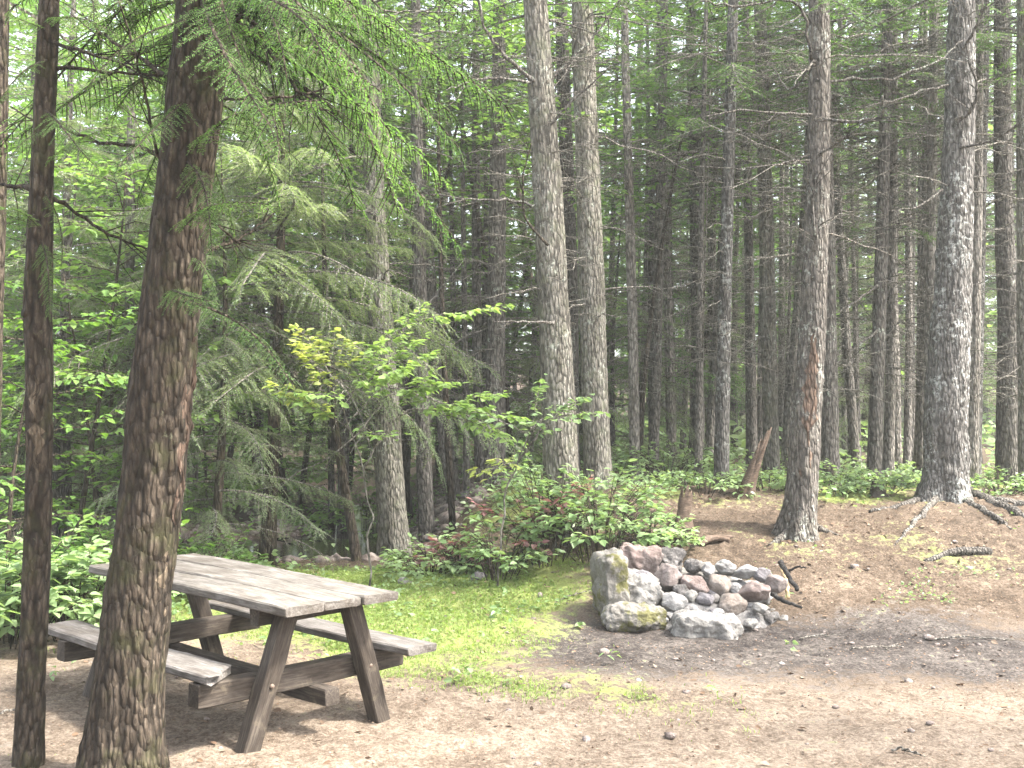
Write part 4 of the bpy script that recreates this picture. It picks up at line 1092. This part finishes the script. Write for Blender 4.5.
def block_mb(seed, size, n=26, rough=.03):
    """a rough-hewn block: a rounded box with worn edges and broken faces"""
    bm = bmesh.new(); bmesh.ops.create_cube(bm, size=2)
    bmesh.ops.subdivide_edges(bm, edges=bm.edges, cuts=n, use_grid_fill=True)
    V = np.array([v.co[:] for v in bm.verts]); Fc = np.array([[v.index for v in f.verts] for f in bm.faces]); bm.free()
    p = 7.0
    V = V / (np.sum(np.abs(V) ** p, axis=1) ** (1 / p))[:, None]
    r = np.random.default_rng(seed)
    V = V * (1 + .06 * fbm(V * .9, seed + 5, 2)[:, None])
    for k in range(11):
        q = r.normal(0, 1, 3); q /= np.linalg.norm(q); c = r.uniform(.85, 1.22)
        d = V @ q - c; V = V - np.where(d > 0, d, 0)[:, None] * q * .95
    S = np.asarray(size) / 2
    W = V * S
    nrm = V / np.linalg.norm(V, axis=1)[:, None]
    W = W + nrm * (rough * fbm(W * 7, seed, 4) + .010 * fbm(W * 28, seed + 2, 3))[:, None]
    mb = MB(); mb.add(W, None, Fc); return mb
def put_rock(name, label, cat, mbk, loc, rot, material, group=None, parent=None):
    o = mbk.obj(name, material, parent)
    o.location = Vector(loc) - (parent.location if parent else Vector((0, 0, 0))); o.rotation_euler = rot
    if parent is None: tag(o, label, cat, group)
    return o

# the fire pit: a mortared stone hearth (blocks are its parts), loose rocks lie in it
g0 = G(640, 632)
D = g0[1]           # distance of the front stones
sx = D / F_PX       # metres per pixel there
fire = empty('stone_fire_pit', (FP[0] - .15, D + .35, hz(FP[0] - .15, D + .35)), 'rough stone fire pit with a tall upright slab at one end', 'fire pit')
def fx(u): return (u - 512) / F_PX * D
gz = hz(fx(660), D)
def fz(v, d=None): return P(600, v, d or D)[2]
put_rock('upright_slab', None, None, block_mb(1, (.25, .62, .62), 26, .028), (fx(617), D + .42, gz + .27), (.03, -.08, .08), M['rock_moss'], parent=fire)
put_rock('front_block', None, None, block_mb(2, (.50, .24, .21), 26, .022), (fx(638), D + .08, gz + .09), (.02, .03, .10), M['rock_moss'], parent=fire)
put_rock('front_block', None, None, block_mb(3, (.52, .30, .20), 26, .03), (fx(705), D - .10, gz + .07), (.06, .02, -.05), M['rock_grey'], parent=fire)
put_rock('mortar_slope', None, None, block_mb(4, (.34, .62, .44), 26, .04), (fx(643), D + .46, gz + .20), (.0, .45, .08), M['rock_grey'], parent=fire)
put_rock('back_block', None, None, block_mb(5, (.36, .26, .40), 26, .035), (fx(652), D + .92, gz + .37), (.02, .1, .1), M['rock_red'], parent=fire)
put_rock('back_block', None, None, block_mb(6, (.30, .24, .34), 26, .035), (fx(684), D + .95, gz + .38), (.1, .05, -.2), M['rock_soot'], parent=fire)
put_rock('back_block', None, None, block_mb(7, (.44, .30, .24), 26, .035), (fx(725), D + 1.0, gz + .27), (.1, .12, -.15), M['rock_grey'], parent=fire)
put_rock('back_block', None, None, block_mb(8, (.40, .34, .22), 26, .035), (fx(772), D + .85, gz + .16), (.1, .1, -.4), M['rock_pale'], parent=fire)
# ash and rubble bed the loose rocks lie on
mb = MB()
n = 40
th = np.linspace(0, 2 * PI, n, endpoint=False)
V = [(0, 0, .20)]
Fq = []
for i, rr in enumerate((.25, .5, .75, 1.0)):
    for a in th:
        x, y = math.cos(a) * rr * .72, math.sin(a) * rr * .55
        V.append((x, y, .20 * (1 - rr ** 2) + .03 * float(vnoise(np.array([x * 9, y * 9, 0]), 5)) - (.05 if rr == 1 else 0)))
tr = [(0, 1 + a, 1 + (a + 1) % n) for a in range(n)]
for i in range(3):
    for a in range(n): Fq.append((1 + i * n + a, 1 + (i + 1) * n + a, 1 + (i + 1) * n + (a + 1) % n, 1 + i * n + (a + 1) % n))
mb.add(V, np.array(tr), np.array(Fq))
o = mb.obj('ash_bed', M['ash_bed'], fire); o.location = Vector((fx(712), D + .5, gz + .02)) - fire.location
def lr(u, v, dd, size, m, seed, label, rot=(0, 0, 0), cuts=9, rough=.05):
    p = P(u, v, D + dd)
    put_rock('rock', label, 'rock', rock_mb(seed, tuple(k_ * 1.14 for k_ in size), cuts, 4, rough), p, rot, M[m], 'loose rocks in and around the fire pit')
rocks = [
 (667, 577, .50, (.26, .24, .20), 'rock_pink', 1, 'pink triangular rock leaning on the slope of the upright slab'),
 (691, 584, .45, (.30, .20, .15), 'rock_red', 2, 'flat brick-red rock in the middle of the fire pit'),
 (720, 585, .42, (.19, .18, .15), 'rock_tan', 3, 'smooth rounded tan rock beside the flat brick-red one'),
 (706, 600, .22, (.16, .13, .11), 'rock_purple', 4, 'egg-shaped purplish cobble at the centre front of the fire pit'),
 (691, 597, .24, (.12, .11, .11), 'rock_grey', 5, 'small light grey cobble touching the purplish egg-shaped one'),
 (732, 604, .20, (.26, .22, .17), 'rock_tan', 6, 'large angular tan rock behind the tapering front block'),
 (757, 592, .30, (.28, .22, .17), 'rock_red', 7, 'dull pink slabby rock at the outer edge of the fire pit'),
 (776, 584, .45, (.20, .18, .15), 'rock_pink', 8, 'pinkish rock beside the upright charred stick'),
 (650, 596, .22, (.26, .22, .20), 'rock_grey', 9, 'grey rock wedged above the mossy front block'),
 (672, 603, .18, (.24, .18, .16), 'rock_pale', 10, 'whitish cracked rock above the joint of the two front blocks'),
 (708, 570, .75, (.16, .14, .11), 'rock_pale', 11, 'chalky white rock behind the flat brick-red one'),
 (726, 568, .80, (.20, .16, .12), 'rock_pale', 12, 'chalky white rock behind the rounded tan one'),
 (745, 572, .75, (.22, .18, .12), 'rock_pale', 13, 'broad chalky rock on the back rim'),
 (692, 566, .80, (.17, .15, .12), 'rock_soot', 14, 'sooty dark rock at the foot of the black back block'),
 (763, 575, .70, (.16, .14, .12), 'rock_purple', 15, 'mauve rock on the back rim near the charred sticks'),
 (641, 578, .40, (.16, .14, .12), 'rock_purple', 16, 'greyish rock set in mortar against the upright slab'),
 (736, 590, .40, (.15, .12, .11), 'rock_pale', 17, 'small chalky rock behind the large angular tan one'),
 (760, 608, .12, (.14, .12, .08), 'rock_grey', 18, 'little grey rock lying off the end of the tapering front block'),
 (724, 641, -.18, (.15, .11, .07), 'rock_purple', 19, 'flat stone sunk in the soil before the tapering front block'),
 (750, 624, -.02, (.12, .10, .08), 'rock_grey', 20, 'small stone in the soil at the tapered end of the front block'),
 (681, 592, .34, (.15, .13, .12), 'rock_soot', 21, 'smoke-stained rock below the flat brick-red one'),
 (716, 613, .08, (.13, .10, .08), 'rock_pale', 22, 'pale chip resting on top of the tapering front block')]
for (u, v, dd, size, m, sd, lb) in rocks:
    q = np.random.default_rng(sd)
    rd = m in ('rock_purple',) or sd in (3, 5)
    lr(u, v, dd, size, m, sd, lb, (q.uniform(-.3, .3), q.uniform(-.3, .3), q.uniform(0, 3)), 4 if rd else 18, .04 if rd else .09)
# rubble between the larger rocks
q = np.random.default_rng(5)
for i in range(34):
    u = q.uniform(640, 790); dd = q.uniform(.05, .95)
    if i < 14: u = q.uniform(690, 790); dd = q.uniform(.55, 1.0)
    p = P(u, 600, D + dd); ex = ((p[0] - fx(712)) / .72) ** 2 + ((p[1] - D - .5) / .55) ** 2
    p[2] = gz + max(0, .20 * (1 - ex)) + .03
    sz = q.uniform(.06, .13)
    put_rock('rubble_stone', 'small rubble stone packed between the larger rocks of the fire pit', 'stone', rock_mb(200 + i, (sz * q.uniform(.9, 1.6), sz, sz * .75), 14, 3, .09), p,
             (q.uniform(-.5, .5), q.uniform(-.5, .5), q.uniform(0, 3)), M[('rock_pale', 'rock_grey', 'rock_soot', 'rock_purple', 'rock_pale')[i % 5]], 'small rubble stones in the fire pit')
# charred sticks
def stick(name, label, cat, pts, r0, r1, material, seed, tw=0):
    mb = MB(); c = catmull(pts, 14); r = np.random.default_rng(seed)
    c[1:-1] += r.normal(0, .004, (12, 3))
    tube(mb, c, np.linspace(r0, r1, 14), 8, 0, bark_bump(.15, seed, (40, 40, 20)))
    for q in range(tw):
        s = r.integers(3, 12); d = c[-1] - c[0]; d = d / np.linalg.norm(d) + r.normal(0, .5, 3) * np.array([1, 1, .3])
        tube(mb, [c[s], c[s] + d * .06, c[s] + d * .13], [r1, r1 * .7, .001], 4, 0)
    return tag(mb.obj(name, material), label, cat)
SG = 'charred sticks'
stick('charred_stick', 'black charred stick standing propped at the edge of the fire pit', 'stick', [P(780, 561, D + .6), P(788, 575, D + .5), P(797, 590, D + .35)], .026, .018, M['char'], 1)
stick('charred_stick', 'black charred twig poking outward over the propped stick', 'stick', [P(788, 573, D + .55), P(797, 567, D + .5), P(806, 568, D + .45)], .012, .006, M['char'], 2)
stick('charred_stick', 'charred branch lying on the soil outside the fire pit', 'stick', [P(772, 594, D + .35), P(786, 602, D + .2), P(802, 608, D + .12)], .022, .010, M['char'], 3)
stick('peeled_stick', 'pale peeled stick upright behind the charred one', 'stick', [P(780, 563, D + .75), P(786, 580, D + .58), P(788, 598, D + .38)], .018, .016, M['peeled'], 4)
# twigs on the dirt
for i, (a, b, lb) in enumerate([((850, 651), (902, 648), 'long thin twig lying on the dark dirt'), ((925, 640), (1015, 641), 'straight reddish twig lying near the photo edge'),
    ((892, 752), (918, 756), 'dark short twig on the pale foreground dirt'), ((800, 640), (830, 637), 'short twig on the dirt just out from the fire pit'),
    ((555, 604), (590, 592), 'thin twig lying in the grass edge beside the upright slab'), ((0, 716), (24, 712), 'dark twig lying at the foot of the thin fir pole')]):
    p, q = G(*a), G(*b)
    stick('fallen_twig', lb, 'twig', [p + [0, 0, .012], (p + q) / 2 + [0, .02, .02], q + [0, 0, .008]], .007, .004, M['twig'], 20 + i, 2)
# stones along the stream bank and in the grass
for i, (u, v, s, m, lb) in enumerate([(450, 512, .30, 'rock_pink', 'pinkish boulder on the bank beside the small dull red bush'), (468, 498, .26, 'rock_purple', 'mauve stone half under the brambles'),
    (432, 541, .24, 'rock_grey', 'grey stone on the bank by the streamside tree'), (485, 560, .22, 'rock_pink', 'pale flat stone at the upper edge of the grass'), (478, 580, .20, 'rock_purple', 'flat mauve stone sunk in the grass'),
    (275, 528, .35, 'rock_moss', 'mossy boulder on the shaded stream bank'), (318, 520, .22, 'rock_grey', 'small pale stone on the gravel bar'), (405, 585, .18, 'rock_grey', 'small grey stone in the grass past the tabletop'),
    (45, 600, .28, 'rock_purple', 'dark boulder among leaves behind the bench'), (98, 575, .3, 'rock_purple', 'rounded boulder between the leafy shrub and the thick fir')]):
    g = G(u, v)
    put_rock('rock', lb, 'rock', rock_mb(60 + i, (s, s * .8, s * .6), 8), g + [0, 0, s * .12], (0, .1, i), M[m], 'stones on the stream bank and grass')
# bank log by the lichen spruce
g1, g2 = G(925, 562), G(990, 552)
stick('fallen_log', 'weathered grey root log lying on the bank below the big lichen spruce', 'log', [g1 + [0, 0, .0], (g1 + g2) / 2 + [0, .03, .05], g2 + [0, 0, .0]],   .025, .045, M['bark'], 44)

p, q = G(697, 546), G(729, 542)
stick('rotten_branch', 'crumbling reddish piece of rotten wood on the slope above the fire pit', 'wood chunk', [p + [0, 0, .03], (p + q) / 2 + [0, .04, .05], q + [0, 0, .02]], .045, .03, M['rot'], 71, 4)
# ------------------------------------------------------------------ picnic table
TX, TY, YAW = -.8666, 5.6903, -.7442
L_, W_, H_ = 2.10, .76, .759
tz = hz(TX - .7, TY + .6)
table = empty('picnic_table', (TX, TY, tz), 'weathered wooden picnic table with attached benches', 'table')
table.rotation_euler = (0, 0, YAW)
def plank(name, material, a, b, w, h, seed, up=(0, 0, 1), warp=.006, wear=.004, n=36, notch=None, parent=None, label=None):
    """a timber from a to b (table coordinates), w wide, h thick, worn edges; local X runs along the grain"""
    a, b = Vector(a), Vector(b); L = (b - a).length
    r = np.random.default_rng(seed)
    prof = []
    e = min(.008, h * .2)
    for (y, z) in ((-w / 2 + e, -h / 2), (w / 2 - e, -h / 2), (w / 2, -h / 2 + e), (w / 2, h / 2 - e), (w / 2 - e, h / 2), (w / 6, h / 2), (-w / 6, h / 2), (-w / 2 + e, h / 2), (-w / 2, h / 2 - e), (-w / 2, -h / 2 + e)):
        prof.append((y, z))
    prof = np.array(prof); k = len(prof)
    xs = np.concatenate([[0, .004], np.linspace(.03, L - .03, n), [L - .004, L]])
    V = []
    for i, x in enumerate(xs):
        p = prof.copy()
        if i in (0, len(xs) - 1): p = p * .965
        q = np.column_stack([np.full(k, x), p])
        q[:, 1] += wear * fbm(np.column_stack([q[:, 0] * 6, q[:, 1:] * 20]) + seed * 7.7, seed, 3)
        q[:, 2] += wear * .7 * fbm(np.column_stack([q[:, 0] * 6, q[:, 1:] * 20]) + seed * 3.1, seed + 5, 3) + warp * math.sin(x * 2.2 + seed)
        if i <= 1 or i >= len(xs) - 2: q[:, 0] += wear * 1.5 * fbm(np.column_stack([q[:, 0] * 0, q[:, 1:] * 30]) + seed, seed + 2, 2)
        V.append(q)
    V = np.array(V)
    if notch: V = notch(V, L)
    mcount = len(xs)
    i_ = np.arange(mcount - 1)[:, None] * k; j = np.arange(k)[None]; jj = (j + 1) % k
    Q = np.stack([i_ + j, i_ + k + j, i_ + k + jj, i_ + jj], -1).reshape(-1, 4)
    V = V.reshape(-1, 3)
    V = np.vstack([V, V[:k].mean(0), V[-k:].mean(0)])
    tr = [(mcount * k, q_, (q_ + 1) % k) for q_ in range(k)] + [(mcount * k + 1, (mcount - 1) * k + (q_ + 1) % k, (mcount - 1) * k + q_) for q_ in range(k)]
    mb = MB(); mb.add(V, np.array(tr), Q)
    o = mb.obj(name, material, parent or table, smooth=False)
    X_ = (b - a).normalized(); Y_ = Vector(up).cross(X_).normalized(); Z_ = X_.cross(Y_)
    o.matrix_local = Matrix(((X_[0], Y_[0], Z_[0], a[0]), (X_[1], Y_[1], Z_[1], a[1]), (X_[2], Y_[2], Z_[2], a[2]), (0, 0, 0, 1)))
    if label: o['label'] = label
    return o
pw = W_ / 3
for k in range(3):
    y = -W_ / 2 + pw * (k + .5)
    plank('top_plank', M['wood_top'], (-L_ + .02 * (k % 2), y, H_ - .024), (.0 - .012 * (k == 1), y, H_ - .024 + .003 * (k - 1)), pw - .007, .048, 11 + k)
def broken(V, L):
    """the inner near corner of this seat is rotted away"""
    x, y = V[..., 0], V[..., 1]
    cut = .20 * ss(-.03, .09, y) * (1 + .5 * np.sin(y * 55)) + .04 * np.sin(y * 90)
    V[..., 0] = np.where(x > L - .3, L - .3 + (x - (L - .3)) * (1 - np.clip(cut, 0, .26) / .3), x)
    return V
plank('seat', M['wood_seat'], (-L_, .56, .40), (.0, .56, .405), .215, .045, 21)
plank('seat', M['wood_seat'], (-L_ + .02, -.56, .40), (-.20, -.56, .40), .235, .045, 22, notch=broken, label='seat plank rotted away at its near end')
for s in (0, 1):
    a0 = -.22 if not s else -L_ + .22
    ab = a0 - .10 if not s else a0 + .10
    for sgn in (-1, 1):
        foot = Vector((a0, sgn * .445, -.03)); top = Vector((a0, sgn * .205, H_ - .062))
        lg = plank('leg', M['wood_dark'], foot, top, .098, .095, 31 + s * 2 + sgn, up=(1, 0, 0), n=22)
        for z in (.33, .68):
            mb = MB()
            bm = bmesh.new(); bmesh.ops.create_cone(bm, cap_ends=True, segments=10, radius1=.014, radius2=.011, depth=.012)
            Vb = np.array([v.co[:] for v in bm.verts]); Tb = []
            for f in bm.faces:
                ids = [v.index for v in f.verts]
                for q_ in range(1, len(ids) - 1): Tb.append((ids[0], ids[q_], ids[q_ + 1]))
            bm.free(); mb.add(Vb, np.array(Tb))
            bo = mb.obj('bolt', M['bolt'], lg)
            tt = (z + .03) / (H_ - .03)
            bo.location = ((top - foot).length * tt, 0, .049 if s == 0 else -.049)
    plank('crossbeam', M['wood_dark'], (ab, -.69, .318), (ab, .66, .318), .095, .118, 41 + s, n=22)
    plank('cleat', M['wood_dark'], (ab, -.34, H_ - .095), (ab, .345, H_ - .095), .09, .09, 44 + s, n=16)
plank('stretcher', M['wood_dark'], (-L_ + .12, .03, .212), (-.13, .03, .212), .095, .088, 47, n=24)

# ------------------------------------------------------------------ ground cover
def scatter(n, x0, x1, y0, y1, dens, seed):
    r = np.random.default_rng(seed)
    x = r.uniform(x0, x1, n); y = r.uniform(y0, y1, n)
    keep = r.random(n) < dens(x, y)
    keep &= np.abs(x) < .52 * y + .8
    x, y = x[keep], y[keep]
    return x, y, height(x, y), r
def nzp(x, y, s, seed): return fbm(np.stack([x * s, y * s, 0 * x], -1), seed, 3)
def blades(mb, x, y, z, r, h, w=.006, lean=.6):
    n = len(x); hh = h * r.uniform(.45, 1.3, n); a = r.uniform(0, 2 * PI, n)
    d = np.column_stack([np.cos(a), np.sin(a), 0 * a]); s = np.column_stack([-np.sin(a), np.cos(a), 0 * a])
    b = np.column_stack([x, y, z - .004]); ln = r.uniform(.1, lean, n)[:, None]
    hw = w * r.uniform(.6, 1.3, n)[:, None]
    upv = np.array([0, 0, 1.0])
    m1 = b + upv * (hh * .55)[:, None] + d * ln * (hh * .3)[:, None]
    tp = b + upv * (hh * .9)[:, None] + d * ln * hh[:, None]
    V = np.stack([b - s * hw, b + s * hw, m1 + s * hw * .7, m1 - s * hw * .7, tp], 1).reshape(-1, 3)
    j = np.arange(n)[:, None] * 5
    mb.add(V, j + np.array([[3, 2, 4]]), j + np.array([[0, 1, 2, 3]]))
gm = lambda x, y: np.clip(grass_mask(x, y) * 1.05 + .75 * nzp(x, y, 1.9, 41) + .45 * nzp(x, y, 6, 47) - .20, 0, 1) * ss(.05, .3, grass_mask(x, y)) * (1 - .9 * np.clip(ash_mask(x, y), 0, 1)) * (np.hypot((x - FP[0]) / .95, (y - 9.0) / .75) > 1)
mb = MB()
x, y, z, r = scatter(260000, -5.5, 3.2, 5.0, 12.8, gm, 1)
blades(mb, x, y, z, r, .034, .0032, 1.1)
x, y, z, r = scatter(9000, -4, 4.5, 4.2, 8.5, lambda x, y: .10 * ss(.1, .6, nzp(x, y, 1.5, 43)) * (x < 1.9), 2)
blades(mb, x, y, z, r, .022, .003, 1.1)
x, y, z, r = scatter(60000, -5.5, 3.0, 6.6, 12.8, lambda x, y: .6 * gm(x, y), 3)
leaves(mb, np.column_stack([x, y, z + r.uniform(.008, .045, len(x))]), .028, r, tilt=.5, aspect=.9)
x, y, z, r = scatter(5000, -5.5, 3.2, 6.5, 12.8, lambda x, y: np.clip(gm(x, y), 0, 1) * (nzp(x, y, 3, 49) > .15), 14)
blades(mb, x, y, z, r, .10, .003, .9)
tag(mb.obj('grass', M['grass'], smooth=False), 'short bright grass and clover between the table and the fire pit', 'grass', kind='stuff')
# broad small herbs amid the grass and on the forest floor
mb = MB()
x, y, z, r = scatter(1500, -5.5, 2.5, 6.8, 12.8, lambda x, y: np.clip(gm(x, y) + .1, 0, 1) * (nzp(x, y, 2.2, 48) > .1), 13)
for k in range(5): leaves(mb, np.column_stack([x + r.normal(0, .02, len(x)), y + r.normal(0, .02, len(x)), z + r.uniform(.02, .11, len(x))]), .055, r, tilt=.5)
x, y, z, r = scatter(26000, -3, 9.5, 11.4, 19, lambda x, y: np.clip(mound_w(x, y) * (ss(11.6, 12.8, y)) * (.05 + .95 * nzp(x, y, .8, 44)), 0, 1), 4)
leaves(mb, np.column_stack([x, y, z + r.uniform(.01, .20, len(x))]), .075, r, tilt=.6)
x, y, z, r = scatter(26000, -9, 0, 8.5, 13, lambda x, y: np.clip((1 - ss(-3.2, -1.6, x)) * (.4 + .9 * nzp(x, y, .9, 45)), 0, 1), 5)
leaves(mb, np.column_stack([x, y, z + r.uniform(.01, .28, len(x))]), .08, r, tilt=.6)
x, y, z, r = scatter(26000, -12, 6, 15.5, 26, lambda x, y: np.clip((chan_dist(x, y) > 1.6) * (.25 + .9 * nzp(x, y, .6, 46)), 0, 1), 6)
leaves(mb, np.column_stack([x, y, z + r.uniform(.01, .35, len(x))]), .10, r, tilt=.6)
x, y, z, r = scatter(30000, -30, 32, 19, 60, lambda x, y: .8 + 0 * x, 61)
leaves(mb, np.column_stack([x, y, z + r.uniform(.01, .8, len(x))]), .24, r, tilt=.6)
x, y, z, r = scatter(9000, .8, 7, 9.4, 12.6, lambda x, y: np.clip(.9 * nzp(x, y, 1.3, 62) - .12, 0, 1), 15)
leaves(mb, np.column_stack([x, y, z + r.uniform(.004, .05, len(x))]), .035, r, tilt=.6)
tag(mb.obj('undergrowth', M['leaf_low'], smooth=False), 'low leafy herbs covering the forest floor and the bank', 'plants', kind='stuff')
# dead leaves, chips
mb = MB()
x, y, z, r = scatter(90000, -4, 6.5, 3.6, 13, lambda x, y: .25 + .55 * ss(8.6, 10, y) * ss(.4, 1.6, x), 7)
leaves(mb, np.column_stack([x, y, z + .006]), .016, r, np.column_stack([np.cos(x * 99), np.sin(x * 99), .1 * np.sin(y * 77)]), .35)
x, y, z, r = scatter(2600, -4, 6.5, 3.6, 13, lambda x, y: .25 + .7 * ss(8.6, 10, y), 8)
leaves(mb, np.column_stack([x, y, z + .010]), .05, r, np.column_stack([np.cos(x * 99), np.sin(x * 99), .25 * np.sin(y * 77)]), .5)
tag(mb.obj('leaf_litter', M['litter'], smooth=False), 'dead leaves and bark chips strewn over the dirt', 'litter', kind='stuff')
# pebbles
mb = MB()
x, y, z, r = scatter(1300, -4, 6.5, 3.8, 11, lambda x, y: .25 + .6 * np.clip(ash_mask(x, y), 0, 1), 9)
bm = bmesh.new(); bmesh.ops.create_icosphere(bm, subdivisions=1, radius=1)
V0 = np.array([v.co[:] for v in bm.verts]); F0 = np.array([[v.index for v in f.verts] for f in bm.faces]); bm.free()
s = r.gamma(2, .0045, len(x)) + .003
sc = np.column_stack([s * r.uniform(.8, 1.5, len(x)), s * r.uniform(.8, 1.5, len(x)), s * r.uniform(.5, .9, len(x))])
V = V0[None] * sc[:, None] * r.uniform(.8, 1.2, (len(x), len(V0), 1)) + np.column_stack([x, y, z + s * .25])[:, None]
mb.add(V.reshape(-1, 3), (F0[None] + (np.arange(len(x)) * len(V0))[:, None, None]).reshape(-1, 3))
x, y, z, r = scatter(9000, -7, 0, 12.4, 19, lambda x, y: np.clip(1.3 - chan_dist(x, y) / 1.8, 0, 1) * (height(x, y) > -.14), 10)
s = r.gamma(2, .016, len(x)) + .012
sc = np.column_stack([s * r.uniform(.8, 1.5, len(x)), s * r.uniform(.8, 1.5, len(x)), s * r.uniform(.5, .9, len(x))])
V = V0[None] * sc[:, None] * r.uniform(.8, 1.2, (len(x), len(V0), 1)) + np.column_stack([x, y, z + s * .2])[:, None]
mb.add(V.reshape(-1, 3), (F0[None] + (np.arange(len(x)) * len(V0))[:, None, None]).reshape(-1, 3))
tag(mb.obj('gravel', rock_mat('gravel_stones', (.10, .075, .065), (.21, .17, .15), (.36, .31, .28), 14)), 'small stones in the dirt and on the stream gravel bar', 'gravel', kind='stuff')

# ------------------------------------------------------------------ light
SUN_EL, SUN_AZ = rad(55), rad(105)      # azimuth measured from +Y towards +X: the sun stands high beyond the trees
w = bpy.data.worlds.new('World'); C.world = w; w.use_nodes = True
nt = w.node_tree; nt.nodes.clear()
sky = nt.nodes.new('ShaderNodeTexSky'); sky.sky_type = 'NISHITA'; sky.sun_disc = False
sky.sun_elevation = SUN_EL; sky.sun_rotation = SUN_AZ
sky.air_density = 1.0; sky.dust_density = 4.0; sky.ozone_density = .6
bg = nt.nodes.new('ShaderNodeBackground'); bg.inputs['Strength'].default_value = .15
hs = nt.nodes.new('ShaderNodeHueSaturation'); hs.inputs['Saturation'].default_value = .45
wo = nt.nodes.new('ShaderNodeOutputWorld')
nt.links.new(sky.outputs[0], hs.inputs['Color']); nt.links.new(hs.outputs[0], bg.inputs['Color']); nt.links.new(bg.outputs[0], wo.inputs['Surface'])
sl = bpy.data.lights.new('sun', 'SUN'); sl.energy = 2.3; sl.angle = rad(5); sl.color = (1, .955, .87)
so = bpy.data.objects.new('sun', sl); COL.objects.link(so)
to_sun = Vector((math.sin(SUN_AZ) * math.cos(SUN_EL), math.cos(SUN_AZ) * math.cos(SUN_EL), math.sin(SUN_EL)))
so.rotation_euler = to_sun.to_track_quat('Z', 'Y').to_euler()
so.location = to_sun * 40

# thin haze added to lift the dark forest interior
m, nt, out = mat('added_haze')
pv = nd(nt, 'ShaderNodeVolumePrincipled', {'Color': (.92, .95, .90, 1), 'Density': HAZE, 'Anisotropy': .2})
nt.links.new(pv.outputs[0], out.inputs['Volume'])
bm = bmesh.new(); bmesh.ops.create_cube(bm, size=1)
me = bpy.data.meshes.new('haze'); bm.to_mesh(me); bm.free(); me.materials.append(m)
hb = bpy.data.objects.new('haze', me); COL.objects.link(hb)
hb.scale = (290, 290, 40); hb.location = (0, 0, 18)
tag(hb, 'thin pale haze added between the trees to lift the dark interior', 'haze', kind='stuff')
cy_ = C.cycles; cy_.volume_bounces = 0

vs = C.view_settings
vs.view_transform = 'Standard'; vs.look = 'None'; vs.gamma = 1; vs.use_curve_mapping = False
vs.exposure = 3.0
C.render.engine = 'CYCLES'
cy = C.cycles
cy.max_bounces = 8; cy.diffuse_bounces = 5; cy.glossy_bounces = 2; cy.transmission_bounces = 5; cy.transparent_max_bounces = 4
cy.caustics_reflective = False; cy.caustics_refractive = False
cy.sample_clamp_indirect = 6
cy.use_denoising = True
